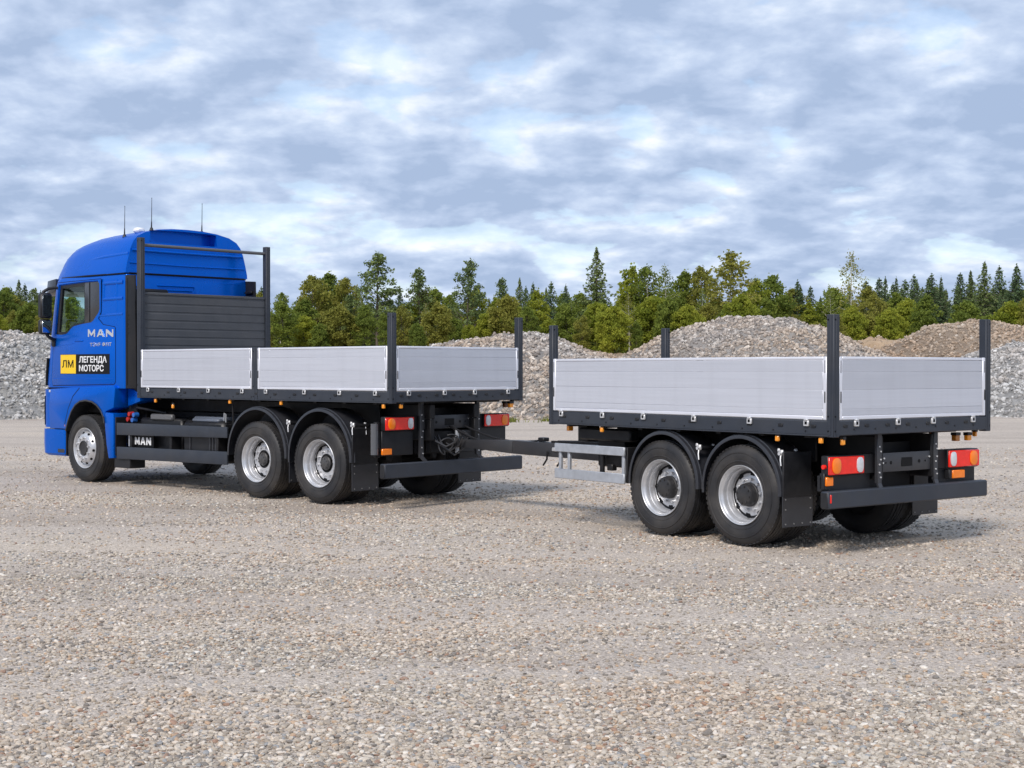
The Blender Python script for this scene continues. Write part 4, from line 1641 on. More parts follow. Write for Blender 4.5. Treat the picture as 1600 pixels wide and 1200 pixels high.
# pressings on the cab flank behind the window
pr = MB()
for s in (1, -1):
    yy = s * (CW - .026)
    for pth in ([(6.71, 3.15), (6.16, 3.155)], [(6.71, 2.90), (6.16, 2.905)], [(6.69, 3.15), (6.70, 2.90)], [(6.98, 2.52), (6.86, 2.645), (6.16, 2.66)], [(6.33, 1.72), (6.33, 3.2)]):
        r_ = .034 if len(pth) == 2 and abs(pth[0][0] - pth[1][0]) > .1 else .031
        pr.tube([(x, yy, z) for x, z in pth], r_ if pth[0][0] != 6.33 else .028, 14)
pr.build('pressing', BLUE, K)

# roof fairing
def fairing():
    sec = [(1.172, 3.30), (1.168, 3.36), (1.13, 3.52), (1.085, 3.68), (1.03, 3.80), (.95, 3.885), (.80, 3.955), (.55, 4.005), (.28, 4.03), (0, 4.037)]
    st = [(6.10, 1.0, 1.0, 3.302), (6.16, 1.012, 1.005, 3.302), (6.6, 1.0, 1.0, 3.300), (7.0, .985, .995, 3.296), (7.4, .955, .985, 3.290), (7.7, .90, .97, 3.286), (7.95, .82, .95, 3.282), (8.15, .68, .92, 3.278), (8.28, .48, .89, 3.275), (8.34, .22, .86, 3.272)]
    v, f = [], []
    full = [(y, z) for y, z in sec] + [(-y, z) for y, z in sec[-2::-1]]
    m = len(full)
    for x, hz_, wf, zb in st:
        for y, z in full:
            v.append((x, y * wf, zb + (z - 3.30) * hz_))
    for k in range(len(st) - 1):
        for i in range(m - 1):
            f.append((k * m + i, k * m + i + 1, (k + 1) * m + i + 1, (k + 1) * m + i))
        f.append((k * m + m - 1, k * m, (k + 1) * m, (k + 1) * m + m - 1))
    f += [tuple(range(m)), tuple(range(len(st) * m - 1, (len(st) - 1) * m - 1, -1))]
    fa = MB().add(v, f).build('roof_fairing', BLUE, K, angle=26)
    cut = MB().prism([(-.56, 3.80), (.74, 3.80), (.72, 3.985), (.60, 3.995), (.1, 4.005), (-.42, 3.995), (-.54, 3.985)], 'x', 5.8, 6.30).build('t', BLUE, K)
    boolean(fa, cut)
    bake(fa)
    bpy.data.objects.remove(cut, do_unlink=True)
    fa.data.polygons.foreach_set('use_smooth', [True] * len(fa.data.polygons))
    fa.data.set_sharp_from_angle(angle=R(26))
    # side crease and rear ledges
    c = MB()
    for s in (1, -1):
        c.tube([(6.12, s * 1.088, 3.60), (6.8, s * 1.088, 3.575), (7.4, s * 1.07, 3.53), (7.9, s * 1.005, 3.46)], [.035, .035, .03, .01], 12)
    c.tube([(6.098, -1.06, 3.66), (6.09, -.5, 3.655), (6.088, 0, 3.655), (6.09, .5, 3.655), (6.098, 1.06, 3.66)], .022, 8)
    c.tube([(6.098, -1.1, 3.46), (6.095, 0, 3.45), (6.098, 1.1, 3.46)], .014, 8)
    c.build('crease', BLUE, fa)
    MB().box(6.25, 6.40, .70, .86, 3.95, 4.035, .03).build('beacon', WHITE, fa)
    return fa


fa = fairing()
sm_ = MB()
sm_.tube([(8.25, .99, 3.285), (8.0, 1.128, 3.288), (7.2, 1.158, 3.292), (6.14, 1.160, 3.293), (6.098, 1.1, 3.293), (6.094, 0, 3.293), (6.098, -1.1, 3.293), (6.14, -1.160, 3.293), (7.2, -1.158, 3.292), (8.0, -1.128, 3.288), (8.25, -.99, 3.285)], .016, 6)
sm_.build('roof_seal', VINYL, K)
# rear wall ribs
rr = MB()
for z0, a, b in ((3.12, -.10, .60), (3.05, -.06, .56)):
    rr.tube([(6.1, b, z0), (6.092, b - .03, z0), (6.092, a + .03, z0), (6.1, a, z0)], .012, 6)
rr.tube([(6.1, -.10, 3.12), (6.094, -.12, 3.0), (6.094, -.12, 2.5)], .010, 6)
rr.box(6.096, 6.104, -1.02, -.62, 2.98, 2.99)
rr.box(6.096, 6.104, -1.02, -.62, 3.20, 3.206)
rr.build('rear_pressing', BLUE, K)
# side deflector blades behind the cab
for s in (1, -1):
    o = MB().prism([(6.12, 1.50), (6.12, 3.265), (5.86, 3.25), (5.82, 1.50)], 'y', s * 1.14, s * 1.17).build('air_deflector', BLACK, K, .008)
    h = MB()
    for zz in (1.9, 2.32, 2.68, 3.05):
        h.box(5.90, 6.08, s * 1.10, s * 1.142, zz, zz + .04, .006)
    h.box(6.065, 6.085, s * 1.169, s * 1.177, 1.55, 3.22, .003)
    for zz in np.arange(2.35, 2.66, .07):
        h.box(6.02, 6.05, s * 1.169, s * 1.175, zz, zz + .03, .003)
    h.build('hinge', BLACK, o)
MB().box(5.84, 6.04, .55, 1.08, 1.45, 3.05, .03).build('air_intake', BLACK, K)
MB().box(5.78, 6.05, -1.05, -.65, 1.3, 2.7, .03).build('exhaust_stack', BLACK, K)
MB().box(6.12, 8.1, -.95, .95, 1.1, 1.50).build('engine_tunnel', BLACK, K)

# antennas
for x, y, z, h in ((6.50, .93, 3.905, .47), (6.16, .66, 4.01, .49), (6.16, -.30, 4.02, .47)):
    o = MB().cyl((x, y, z - .02), (x, y, z + .025), .035, .02, 12).build('antenna', PLAST, K)
    MB().tube([(x, y, z), (x - .004, y, z + .12)], [.013, .008], 8).build('spring', PLAST, o)
    MB().tube([(x - .004, y, z + .11), (x - .012, y, z + h)], [.006, .0035], 6).build('rod', PLAST, o)
    MB().cyl((x - .012, y, z + h - .01), (x - .0125, y, z + h + .006), .006, .004, 6).build('tip', PLAST, o)
o = MB().cyl((8.0, .85, 3.55), (8.0, .85, 3.70), .008, .005, 6).build('antenna', GALV, K)

# sun visor
MB().prism([(8.36, 3.10), (8.62, 3.02), (8.64, 3.04), (8.60, 3.27), (8.34, 3.30)], 'y', -1.05, 1.05).build('sun_visor', mat('smoked_visor', (.03, .035, .045), .15, 0, .5), K, .008)

# mirrors
for s in (1, -1):
    mo = 0 if s > 0 else .38
    o = MB().box(8.02, 8.155, s * 1.295, s * 1.50, 2.625, 3.045, .035).build('mirror', PLAST, K, 0)
    MB().box(8.012, 8.022, s * 1.315, s * 1.48, 2.66, 3.01, .003).build('mirror_glass', mat('mirror_dark', (.10, .12, .14), .06, .9), o)
    MB().box(8.03, 8.155, s * 1.30, s * 1.50, 2.365, 2.615, .035).build('wide_mirror', PLAST, o)
    MB().box(8.021, 8.032, s * 1.318, s * 1.48, 2.395, 2.585, .003).build('mirror_glass', MIRR, o)
    MB().tube([(8.03, s * 1.15, 3.12), (8.06, s * 1.22, 3.135), (8.09, s * 1.33, 3.115), (8.10, s * 1.42, 3.06), (8.10, s * 1.43, 3.02)], [.03, .026, .026, .026, .024], 10).build('arm', PLAST, o)
    MB().tube([(8.13, s * 1.15, 2.27), (8.12, s * 1.22, 2.28), (8.10, s * 1.33, 2.33), (8.10, s * 1.38, 2.39)], [.035, .03, .026, .024], 10).build('lower_arm', PLAST, o)
    MB().box(8.10, 8.20, s * 1.17, s * 1.23, 2.17, 2.31, .015).build('bracket', PLAST, o)
    o.location.x = mo

# interior: seats, wheel, dashboard
for s in (1, -1):
    o = MB().box(6.75, 7.30, s * .75 - .26, s * .75 + .26, 1.95, 2.12, .05).build('seat', SEATM, K)
    MB().prism([(6.72, 2.1), (6.90, 2.1), (6.80, 2.72), (6.66, 2.72)], 'y', s * .75 - .24, s * .75 + .24).build('backrest', SEATM, o, .03)
    MB().box(6.64, 6.76, s * .75 - .13, s * .75 + .13, 2.74, 2.92, .04).build('headrest', SEATM, o)
dsh = MB().prism([(8.40, 1.70), (7.75, 1.70), (7.70, 2.18), (7.85, 2.36), (8.36, 2.34)], 'y', -1.08, 1.08).build('dashboard', SEATM, K, .02)
sw = MB()
ring = []
for i in range(25):
    a = 2 * PI * i / 24
    ring.append((7.62 + math.sin(a) * .23 * .55, .75 + math.cos(a) * .23, 2.42 + math.sin(a) * .23 * .83))
sw.tube(ring, .017, 8)
sw.beam((7.62, .53, 2.42), (7.62, .97, 2.42), .04, .03)
sw.beam((7.62, .75, 2.42), (7.78, .75, 2.22), .06, .06)
sw.build('steering_wheel', PLAST, K)

# lower cab: front wing with arch, bumper corner, step panel
ARCH = [(6.60, .95), (6.62, 1.04), (6.70, 1.15), (6.82, 1.235), (6.95, 1.283), (7.13, 1.303), (7.30, 1.285), (7.44, 1.225), (7.56, 1.115), (7.66, .96), (7.73, .80)]
for s in (1, -1):
    # wing: upper skin following the arch, ends at the bumper seam
    wing = [(8.22, .83), (8.25, 1.20), (8.20, 1.475), (7.6, 1.50), (6.33, 1.545), (6.30, 1.50), (6.345, 1.20), (6.58, 1.135)] + [q for q in ARCH[1:]] + [(7.735, .83)]
    o = MB().prism(wing, 'y', s * .86, s * 1.238).build('front_wing', BLUE, K, .016, 2)
    trim = MB()
    n = len(ARCH)
    for a, b in zip(ARCH[:-1], ARCH[1:]):
        trim.beam((a[0], s * 1.05, a[1]), (b[0], s * 1.05, b[1]), .40, .024)
    trim.build('arch_trim', FEND, o)
    ln = MB().tube([(7.60, s * 1.2385, 1.495), (7.52, s * 1.240, 1.42), (7.66, s * 1.240, 1.23), (7.74, s * 1.240, .95)], .005, 5)
    ln = MB()
    for a, b in zip([(7.32, 1.50), (7.52, 1.36), (7.66, 1.16), (7.77, .90)][:-1], [(7.32, 1.50), (7.52, 1.36), (7.66, 1.16), (7.77, .90)][1:]):
        ln.beam((a[0], s * 1.2375, a[1]), (b[0], s * 1.2375, b[1]), .012, .005, up=(0, 1, 0))
    ln.build('panel_gap', VINYL, o)
    # rear return of the wing behind the cab
    MB().prism([(6.28, 1.22), (5.95, 1.30), (5.95, 1.46), (6.28, 1.50)], 'y', s * .70, s * 1.02).build('wing_return', BLUE, K, .01)
    MB().prism([(6.63, 1.125), (6.36, 1.11), (6.36, .41), (6.50, .40), (6.56, .62), (6.605, .93)], 'y', s * .98, s * 1.232).build('step_panel', BLUE, K, .012)
    MB().box(6.34, 6.37, s * 1.0, s * 1.20, .45, 1.05, .004).build('step_edge', BLACK, K)
    MB().box(5.98, 6.42, s * .90, s * 1.18, .26, .46, .01).build('mud_flap', PLAST, K)
# bumper: one continuous part across the front
bl = [(.385, 8.56, 1.20), (.42, 8.61, 1.232), (.60, 8.62, 1.236), (.815, 8.615, 1.236)]
bp = loft([(z, outline(7.76, xf, hw, .30, .03)) for z, xf, hw in bl]).build('bumper', BLUE, K, angle=28)
MB().box(7.78, 7.98, 1.230, 1.240, .44, .50, .003).build('step', FEND, bp)
loft([(z, outline(7.95, 8.60, 1.225, .30, .03)) for z in (.845, 1.47)]).build('front_panel', BLUE, K, angle=28)
for s in (1, -1):
    MB().tube([(8.425, s * 1.185, .88), (8.43, s * 1.19, 1.1), (8.425, s * 1.185, 1.36)], .024, 8).build('headlamp_edge', VINYL, K)
    MB().tube([(8.44, s * 1.158, 1.53), (8.43, s * 1.158, 1.75), (8.40, s * 1.158, 1.98)], .026, 8).build('corner_vane', VINYL, K)
    MB().box(8.20, 8.245, s * 1.232, s * 1.243, 1.42, 1.46, .004).build('side_indicator', CLEARL, K)
MB().box(8.1, 8.5, -1.1, 1.1, 1.46, 1.51).build('front_gap', VINYL, K)
MB().box(7.7, 8.3, -1.1, 1.1, .5, 1.45).build('wheel_housing', BLACK, K)
MB().box(6.1, 8.2, -.8, .8, .62, 1.2).build('engine', BLACK, K)
MB().box(7.74, 7.78, .6, 1.22, .40, 1.25).build('wheel_liner', BLACK, K)
MB().box(7.755, 7.765, 1.22, 1.2405, .87, .90).build('side_reflector', AMBER, K)

# writing on the door
LX, LZ = 6.758, 2.37
ml = man_letters(.118, .205, .052, CHROME, .010)
lm = ml.mesh('lettering', CHROME)
# letters read along -x on the vehicle's left side
lm.transform(Matrix(((-1, 0, 0, 0), (0, 1, 0, 0), (0, 0, 1, 0), (0, 0, 0, 1))))
lm.flip_normals()
q = put('lettering', lm, dl, (LX, CW + .006, LZ))
q.rotation_euler = (0, R(-.9), 0)


def wall_text(body, size, m, parent, x, z, y, off=0.0, sx=1.0, ext=.002, name='lettering'):
    me = text_mesh(name, body, size, m, ext, off, 1.0)
    xs = [q.co.x for q in me.vertices]
    me.transform(Matrix.Diagonal((sx / (max(xs) - min(xs)), 1, 1, 1)))
    o = put(name, me, parent, (x, y, z), (PI / 2, 0, PI))
    return o


wall_text('TЭVF ФFIT', .080, CHROME, dl, 6.76, 2.188, CW + .010, .0, .62, .003)
dec = MB().box(6.51, 7.955, CW + .0068, CW + .0088, 1.722, 2.040).build('company_sticker', VINYL, K)
MB().box(7.49, 7.948, CW + .0086, CW + .0100, 1.729, 2.033).build('yellow_field', YELLOW, dec)
wall_text('ЛМ', .158, VINYL, dec, 7.725, 1.876, CW + .0105, .003, .345, .001)
wall_text('ЛЕГЕНДА', .132, WHITE, dec, 6.995, 1.947, CW + .0095, .003, .80, .001)
wall_text('МОТОРС', .132, WHITE, dec, 7.04, 1.808, CW + .0095, .003, .715, .001)

# chassis
for s in (1, -1):
    MB().box(.10, 8.0, s * .38, s * .46, .86, 1.14, .01).build('chassis_rail', BLACK, K)
    MB().box(.10, 5.9, s * .37, s * .47, 1.145, 1.335, .01).build('subframe', BLACK, K)
    MB().box(.9, 3.5, s * .60, s * .63, .95, 1.34, .01).build('blackout_panel', BLACK, K)  # added dark sheet, keeps the gaps under the deck black
platform(K, KL, KW, 1.518, 2.098, 1.362)
# stake posts and headboard
T_ = .085
for s in (1, -1):
    y0, y1 = sorted((s * (KH + .002), s * (KH - T_)))
    post(K, -.004, T_, y0, y1, 1.36, 2.519)
    post(K, KL - T_ / 2 + .02, KL + T_ / 2 + .03, y0, y1, 1.36, 3.812)
    post(K, 2.735, 2.860, *sorted((s * (KH + .002), s * (KH - .06))), 1.36, 2.098, 'centre_post')
HEAD = mat('headboard_grey', (0.066, 0.071, 0.080), 0.5, 0, 0, 0.1, 5, 0.04, 60, dust=0.04, spec=0.4)
hb = MB()
hb.box(KL + .005, KL + .055, -KH + T_, KH - T_, 2.94, 2.982, .008)
hb = hb.build('headboard', HEAD, K)
z = 1.53
k = 0
while z < 2.935:
    h = .128 if k % 1 == 0 else .1
    z1 = min(2.938, z + h)
    p = MB().box(KL + .012, KL + .046, -KH + T_ + .002, KH - T_ - .002, z + .002, z1 - .022, .006)
    p.box(KL + .018, KL + .042, -KH + T_ + .002, KH - T_ - .002, z1 - .024, z1 + .003)
    p.build('board', HEAD, hb)
    z = z1
    k += 1
MB().tube([(KL + .03, -KH + .05, 3.70), (KL + .03, KH - .05, 3.70)], .026, 12).build('headboard_rail', mat('rail_steel', (.10, .10, .105), .4), K)

CUTS = (.115, .29, .50, .66, .80)
for s in (1, -1):
    drop_side(K, 'x', T_ + .003, 2.732, s * KH, s, 1.520, 2.098, (.19, .46, .76))
    drop_side(K, 'x', 2.863, KL - .026, s * KH, s, 1.520, 2.098, (.19, .46, .76))
    for x in (5.376, 4.585, 3.861, 3.067, 2.535, 1.711, .994, .299):
        latch(K, 'x', x, s * KH, s, 1.50)
drop_side(K, 'y', -KH + T_ + .003, KH - T_ - .003, 0.0, -1, 1.520, 2.098, (.19, .46, .76))
for y in (.957, .305, -.269, -.934):
    latch(K, 'y', y, 0.0, -1, 1.50)

# wheels
for s in (1, -1):
    wheel('front', K, 7.21, 1.222, .5356, s)
    wheel('rear', K, 2.808, 1.222, .5356, s)
    wheel('rear', K, 1.464, 1.222, .5356, s)
    fender(K, 2.775, .60, .665, .80, 1.245, -2, 182, s, .672)
    fender(K, 1.430, .60, .655, .80, 1.245, -6, 182, s, .676)
    flap(K, .785, *sorted((s * .76, s * 1.225)), .20, .56)
    flap(K, 2.10, *sorted((s * .80, s * 1.20)), .25, .66)
    # guard panel down to the flap
    MB().box(.775, .80, *sorted((s * .78, s * 1.22)), .55, 1.02, .004).build('rear_guard', PLAST, K)
    clamp(K, .80, 1.22, 1.06, s)
    clamp(K, 2.14, 1.20, 1.06, s)
for x in (2.808, 1.464):
    MB().cyl((x, -.9, .5356), (x, .9, .5356), .085, None, 16).box(x - .18, x + .18, -.2, .2, .36, .72, .06).build('axle', BLACK, K)
    for s in (1, -1):
        MB().box(x - .55, x + .1, s * .36, s * .48, .55, .68, .02).cyl((x - .4, s * .42, .68), (x - .4, s * .42, .9), .11, None, 16).build('air_spring', BLACK, K)
MB().cyl((7.21, -.95, .52), (7.21, .95, .52), .06, None, 12).build('axle', BLACK, K)

# side guards between the axles
for s in (1, -1):
    for za, zb, zc, zd in ((.775, .965, .815, .972), (.405, .592, .43, .618)):
        v = [(6.29, s * 1.222, za), (6.29, s * 1.222, zb), (3.47, s * 1.222, zd), (3.47, s * 1.222, zc), (6.29, s * 1.19, za), (6.29, s * 1.19, zb), (3.47, s * 1.19, zd), (3.47, s * 1.19, zc)]
        MB().add(v, [(0, 1, 2, 3), (7, 6, 5, 4), (0, 4, 5, 1), (1, 5, 6, 2), (2, 6, 7, 3), (3, 7, 4, 0)]).build('side_guard', DGREY, K, .008)
    for x in (5.95, 4.9, 3.75):
        MB().box(x - .03, x + .03, s * .9, s * 1.188, .45, .95, .005).build('guard_bracket', BLACK, K)
# boxes behind the guards
MB().box(3.72, 4.72, .50, 1.10, .42, 1.04, .05).build('fuel_tank', PLAST, K)
tk = MB()
for x in (3.80, 3.87, 3.94, 4.01, 4.5):
    tk.box(x, x + .035, 1.09, 1.112, .5, .95, .006)
tk.build('tank_rib', FEND, K)
MB().box(3.80, 4.55, .62, 1.02, 1.035, 1.10, .02).box(3.85, 4.5, 1.0, 1.09, 1.02, 1.075, .02).build('tank_cover', mat('blue_grey_box', (.13, .15, .19), .35), K)
MB().tube([(3.72, 1.05, 1.03), (3.70, 1.06, 1.14), (3.74, 1.06, 1.16), (3.76, 1.05, 1.05)], .012, 8).build('tank_strap', GALV, K)
MB().box(4.85, 5.95, .48, 1.02, .50, 1.05, .03).build('battery_box', PLAST, K)
MB().box(5.05, 5.62, .98, 1.06, 1.02, 1.115, .02).build('battery_cover', mat('grey_box', (.12, .12, .125), .4), K)
mp_ = MB().box(5.42, 5.98, 1.10, 1.13, .585, .80, .004).build('name_plate', VINYL, K)
m2 = man_letters(.115, .128, .022, WHITE, .006).mesh('lettering', WHITE)
m2.transform(Matrix(((-1, 0, 0, 0), (0, 1, 0, 0), (0, 0, 1, 0), (0, 0, 0, 1))))
m2.flip_normals()
put('lettering', m2, mp_, (5.70, 1.129, .695))
MB().box(6.03, 6.07, 1.12, 1.15, .60, .80, .004).build('guard_strut', GALV, K)
for x, y, z, m in ((6.12, 1.08, 1.10, REDH), (5.98, 1.09, 1.09, BLUEH), (6.16, 1.08, 1.02, REDH), (6.02, 1.09, 1.01, BLUEH)):
    MB().cyl((x, y - .05, z), (x, y + .03, z), .04, .035, 12).build('air_coupling', m, K)
MB().tube([(6.2, .9, 1.15), (6.05, 1.0, 1.2), (5.7, .95, 1.16), (5.4, .9, 1.12)], .02, 8).build('air_hose', BLACK, K)
# marker lamps along the rail
for x, z in ((5.225, 1.325), (4.78, 1.245), (3.392, 1.335), (2.242, 1.335), (.179, 1.325)):
    marker(K, x, KH - .025, z)
    marker(K, x, -KH + .025, z)
MB().cyl((3.40, 1.15, .95), (3.40, 1.17, 1.30), .014, None, 8).build('lamp_stay', BLACK, K)
marker(K, .03, 1.06, 1.325, .03, .05, .055)
marker(K, .06, -1.06, 1.30, .05, .07, .06)
marker(K, .16, -1.06, 1.30, .05, .07, .06, mat('dark_amber', (.12, .04, .01), .3))


def rear_end(root, x, lampz, lampy, lampx, barz, bary, barx, brk, plate, tag_):
    """tail lamps, cross plate, hangers and underrun bar"""
    lz0, lz1 = lampz
    for s in (1, -1):
        tail_lamp(root, lampx, lampy[0], lampy[1], lz0, lz1, s)
        MB().box(lampx + .03, lampx + .10, s * (brk - .02), s * (lampy[1] - .04), lz0 - .01, lz1 + .012, .004).build('lamp_bracket', BLACK, root)
        h = MB()
        h.box(lampx - .02, lampx + .02, s * brk - .035, s * brk + .035, barz[1] + .04, lz1 + .26, .006)
        h.beam((lampx, s * brk, barz[1] + .06), (barx + .03, s * brk, barz[1] - .02), .06, .02, up=(1, 0, 0))
        hh = h.build('hanger', mat('hanger_steel', (.036, .037, .042), .42), root)
        b = MB()
        for q in (0, 1, 3, 4, 6, 7):
            zz = barz[1] + .10 + q * (lz1 - barz[1] + .06) / 9 + .006 * (q % 3)
            b.cyl((lampx - .028, s * brk - .012 + (q % 2) * .02, zz), (lampx - .018, s * brk - .012 + (q % 2) * .02, zz), .0085, None, 8)
        b.build('bolt', ZINC, hh)
    pl = MB().prism([(-brk + .037, lz0 - .005), (brk - .037, lz0 - .005), (brk - .037, lz1 + .012), (-brk + .037, lz1 + .012)], 'x', lampx + .002, lampx + .02).build('cross_plate', mat('hanger_steel', (.036, .037, .042), .42), root, .003)
    zc = (lz0 + lz1) / 2
    MB().box(lampx - .0015, lampx + .006, -.09, .09, zc - .045, zc + .045, .02).build('slot', VINYL, pl)
    r = MB()
    for y in (-.30, .25, -.2, .33):
        r.cyl((lampx - .001, y, zc), (lampx + .006, y, zc), .018 if abs(y) < .26 else .010, None, 12)
    r.build('hole', VINYL, pl)
    r = MB()
    for y, dz in ((-.36, .04), (-.40, -.03), (.38, 0.0), (.36, .045), (-.44, .05)):
        r.cyl((lampx - .008, y, zc + dz), (lampx + .004, y, zc + dz), .009, None, 8)
    r.build('bolt', ZINC, pl)
    MB().box(lampx + .25, lampx + .30, -.37, .37, lz0 - .35, lz1 + .1).build('end_cross_member', BLACK, root)
    ub = MB().box(barx, barx + .10, -bary, bary, barz[0], barz[1], .012).build('underrun_bar', DGREY, root)
    for s in (1, -1):
        MB().box(barx + .008, barx + .092, s * bary - .003, s * bary + .005, barz[0] + .012, barz[1] - .012, .003).build('end_cap', PLAST, ub)
    return ub


rear_end(K, 0, (1.014, 1.176), (.675, 1.176), .20, (.402, .592), 1.312, .06, .535, None, '')
# lamp carrier box and reflector on the left
for s in (1, -1):
    MB().box(.26, .32, s * .62, s * 1.18, .68, 1.0, .006).build('guard_plate', PLAST, K)
    MB().box(.225, .255, s * (1.03 if s > 0 else 1.03), s * 1.20, .695, .775, .006).build('reflector', ORANGE, K)
MB().cyl((.30, 1.27, .70), (.30, 1.27, 1.10), .05, None, 16).build('document_tube', mat('smoked_tube', (.09, .095, .105), .2, 0, .3), K)
MB().box(.28, .34, 1.18, 1.26, .66, 1.12, .01).build('tube_bracket', BLACK, K)
# coupling
cp = MB().box(.26, .36, -.30, .30, .68, .98, .012).build('coupling_plate', BLACK, K)
MB().cyl((.34, 0, .82), (.02, 0, .82), .075, .05, 16).box(.0, .16, -.10, .10, .76, .90, .02).build('coupling_jaw', BLACK, cp)
MB().cyl((.06, 0, .68), (.06, 0, .99), .028, None, 12).build('coupling_pin', GALV, cp)
MB().box(.15, .30, -.42, -.16, .68, .98, .01).build('valve_box', PLAST, K)
for i, (y0, y1, sag) in enumerate(((.28, .12, .16), (.20, .02, .22), (-.22, -.05, .12), (.34, .20, .10))):
    MB().tube([(.22, y0, .92), (.10, y0 + .02, .92 - sag * .7), (.0, (y0 + y1) / 2, .88 - sag), (-.10, y1, .90 - sag * .6), (-.16, y1, .90)], .013, 8).build('coiled_hose', mat('hose_dark', (.035, .035, .038), .35), K)

for i, (y0, z0, rad) in enumerate(((.22, .80, .10), (.10, .86, .08), (-.10, .90, .09), (.30, .74, .07))):
    pth = []
    for q in range(15):
        a = q / 14 * PI * 1.5 + i
        pth.append((.10 - .10 * math.sin(q / 14 * PI), y0 + math.cos(a) * rad, z0 + math.sin(a) * rad * .9))
    MB().tube(pth, .009, 7).build('cable_loop', mat('hose_dark', (.035, .035, .038), .35), K)

# ------------------------------------------------------------------ the trailer
TW, TL = 2.503, 4.281
TH = TW / 2
T = vehicle_root('flatbed_trailer', 4.0513, 14.7539, 0.9171)
tag(T, 'two axle drawbar flatbed trailer with low aluminium sides, coupled behind the blue truck', 'trailer')
for s in (1, -1):
    MB().box(.10, 4.0, s * .38, s * .46, .70, 1.14, .01).build('chassis_rail', BLACK, T)
    MB().box(.75, 3.0, s * .60, s * .63, .86, 1.15, .01).build('blackout_panel', BLACK, T)  # added to shut out bright ground seen between mudguards and deck
platform(T, TL, TW, 1.312, 1.923, 1.152)
T_ = .085
for s in (1, -1):
    y0, y1 = sorted((s * (TH + .002), s * (TH - T_)))
    post(T, -.004, T_, y0, y1, 1.149, 2.325)
post(T, TL - .045, TL + .03, TH - T_, TH + .002, 1.149, 2.318)
post(T, TL - .045, TL + .04, -TH - .002, -TH + T_, 1.149, 1.923)
post(T, TL + .03, TL + .115, -.72, -.635, 1.149, 2.318)
TC = (.17, .475, .76)
for s in (1, -1):
    drop_side(T, 'x', T_ + .003, TL - .048, s * TH, s, 1.314, 1.923, TC)
    for x in (4.067, 3.338, 2.656, 1.873, 1.077, .328):
        latch(T, 'x', x, s * TH, s, 1.29)
drop_side(T, 'y', -TH + T_ + .003, TH - T_ - .003, 0.0, -1, 1.314, 1.923, TC)
drop_side(T, 'y', -TH + T_ + .003, TH - T_ - .003, TL + .028, 1, 1.314, 1.923, TC)
for y in (.928, .295, -.267, -.934):
    latch(T, 'y', y, 0.0, -1, 1.29)
for s in (1, -1):
    for x in (2.427, 1.2445):
        wheel('trailer', T, x, 1.222, .5164, s)
    fender(T, 2.370, .57, .552, .80, 1.248, -3, 183, s, .568)
    fender(T, 1.222, .57, .556, .80, 1.248, -6, 183, s, .566)
    flap(T, .655, *sorted((s * .80, s * 1.235)), .235, .54)
    MB().box(.645, .67, *sorted((s * .82, s * 1.23)), .53, .98, .004).build('rear_guard', PLAST, T)
    clamp(T, .70, 1.235, .965, s)
    clamp(T, 1.86, 1.22, .97, s)
for x in (2.427, 1.2445):
    MB().cyl((x, -.9, .5164), (x, .9, .5164), .075, None, 16).build('axle', BLACK, T)
    for s in (1, -1):
        MB().box(x - .1, x + .5, s * .36, s * .48, .52, .64, .02).cyl((x + .35, s * .42, .62), (x + .35, s * .42, .8), .11, None, 16).build('air_spring', BLACK, T)
# galvanised side guard
for s in (1, -1):
    for za, zb in ((.833, .932), (.522, .635)):
        MB().box(2.98, 4.21, s * 1.225, s * 1.25, za, zb, .006).build('side_guard', GALV, T)
    for x in (4.14, 3.98, 3.03):
        MB().box(x - .022, x + .022, s * 1.19, s * 1.224, .53, .925, .005).build('guard_post', GALV, T)
    MB().box(2.955, 2.985, s * 1.0, s * 1.22, .53, .93, .004).build('guard_bracket', BLACK, T)
    MB().box(3.3, 3.4, s * .45, s * 1.2, .84, .92, .004).build('guard_outrigger', BLACK, T)
MB().cyl((3.05, -.5, .62), (3.05, .9, .62), .17, None, 24).build('air_tank', PLAST, T)
MB().box(3.4, 3.9, .40, .85, .66, 1.0, .02).build('valve_box', BLACK, T)
MB().box(3.60, 3.70, .80, .88, .62, .70, .01).build('brake_valve', PLAST, T)
MB().cyl((3.75, .9, .55), (3.75, .9, .80), .03, None, 10).build('support_leg', PLAST, T)
MB().box(4.02, 4.20, .70, .90, .94, 1.14, .01).build('front_bracket', BLACK, T)
MB().box(3.05, 3.95, .95, 1.10, .98, 1.12, .02).build('spare_bracket', BLACK, T)
for x in (3.382, .732, .175):
    marker(T, x, TH - .025, 1.115)
    marker(T, x, -TH + .025, 1.115)
marker(T, .04, 1.07, 1.10, .03, .05, .055)
marker(T, 4.20, 1.02, 1.10, .05, .07, .06)
marker(T, .10, -1.00, 1.085, .05, .07, .06)
marker(T, .12, -.82, 1.085, .06, .07, .065, mat('amber_dim', (.45, .16, .02), .25, 0, .4))
rear_end(T, 0, (.783, .955), (.68, 1.198), .11, (.462, .630), 1.272, .045, .45, None, '')
for s in (1, -1):
    MB().box(.17, .23, s * .50, s * 1.22, .62, .775, .006).build('guard_plate', PLAST, T)
    MB().cyl((.15, s * 1.198, .86), (.15, s * 1.225, .86), .022, None, 12).build('side_reflector', RED, T)
MB().box(.12, .17, 1.105, 1.205, .675, .762, .006).build('reflector', ORANGE, T)
MB().box(.10, .15, -.955, -.75, .665, .75, .006).build('reflector', ORANGE, T)
MB().box(.11, .17, -.75, -.70, .66, .76, .006).build('reflector_holder', PLAST, T)
MB().box(.041, .046, 1.225, 1.245, .52, .60, .001).build('bar_reflector', RED, T)
MB().box(.14, .20, 1.12, 1.22, .64, .80, .006).build('lamp_side_box', PLAST, T)

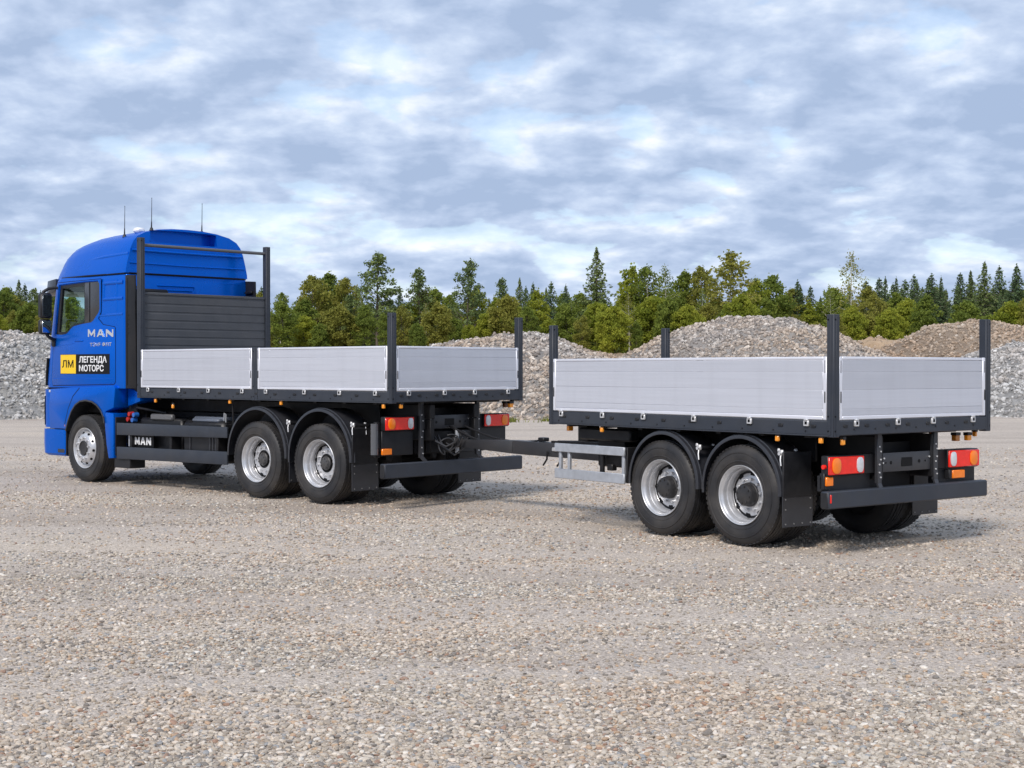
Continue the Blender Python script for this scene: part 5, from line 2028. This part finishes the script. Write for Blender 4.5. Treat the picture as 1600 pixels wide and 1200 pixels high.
# drawbar: from under the trailer to the coupling of the truck, in trailer coordinates
bpy.context.view_layer.update()


def to_trailer(p):
    return T.matrix_world.inverted() @ (K.matrix_world @ Vector(p))


hp = to_trailer((.06, 0, .82))
d0 = Vector((3.2, 0, .74))
dv = (hp - d0)
a1 = d0 + dv * .72
db = MB()
db.beam(d0, a1, .20, .20, w1=.18, h1=.17)
db.beam(a1, hp - dv.normalized() * .12, .18, .17, w1=.11, h1=.10)
dbo = db.build('drawbar', mat('drawbar_steel', (.030, .031, .035), .42, dust=.05), T, .010)
MB().lathe([(.045, -.03), (.085, -.03), (.085, .03), (.045, .03)], 24, closed=True).build('towing_eye', BLACK, dbo, 0, 2, tuple(hp)).rotation_euler = (PI / 2, 0, 0)
MB().beam(d0 + Vector((.3, .35, .16)), d0 + dv * .55 + Vector((0, .05, .10)), .03, .03).beam(d0 + Vector((.3, -.35, .16)), d0 + dv * .55 + Vector((0, -.05, .10)), .03, .03).build('cable_rail', BLACK, dbo)
c = d0 + dv * .60
MB().obox((c.x, c.y, c.z + .12), (.12, .10, .05), None, .01).build('hose_clip', PLAST, dbo)
sd2 = dv.normalized().cross(Vector((0, 0, 1)))
for k_, t_ in enumerate((.56, .50)):
    c = d0 + dv * t_
    MB().tube([c + sd2 * -.11 + Vector((0, 0, -.02)), c + sd2 * -.12 + Vector((0, 0, -.12)), c + dv * .02 + sd2 * -.10 + Vector((0, 0, -.20))], .012, 6).build('stand_spring', BLACK, dbo)
c = d0 + dv * .53
MB().obox((c.x - sd2.x * .10, c.y - sd2.y * .10, c.z + .01), (.09, .03, .05), None, .008).build('plug', ZINC, dbo)
for i, off in enumerate((.05, -.04, .11)):
    pth = []
    for t_ in np.linspace(0, 1, 9):
        p = (d0 + dv * .62).lerp(hp + Vector((.10, .15 * (i - 1), .12)), float(t_))
        p.z += .10 - .30 * math.sin(PI * float(t_)) * (.5 + .3 * i) * (.6)
        p += sd2 * off
        pth.append(p)
    MB().tube(pth, .013, 7).build('supply_hose', mat('hose_black', (.02, .02, .022), .35), T)
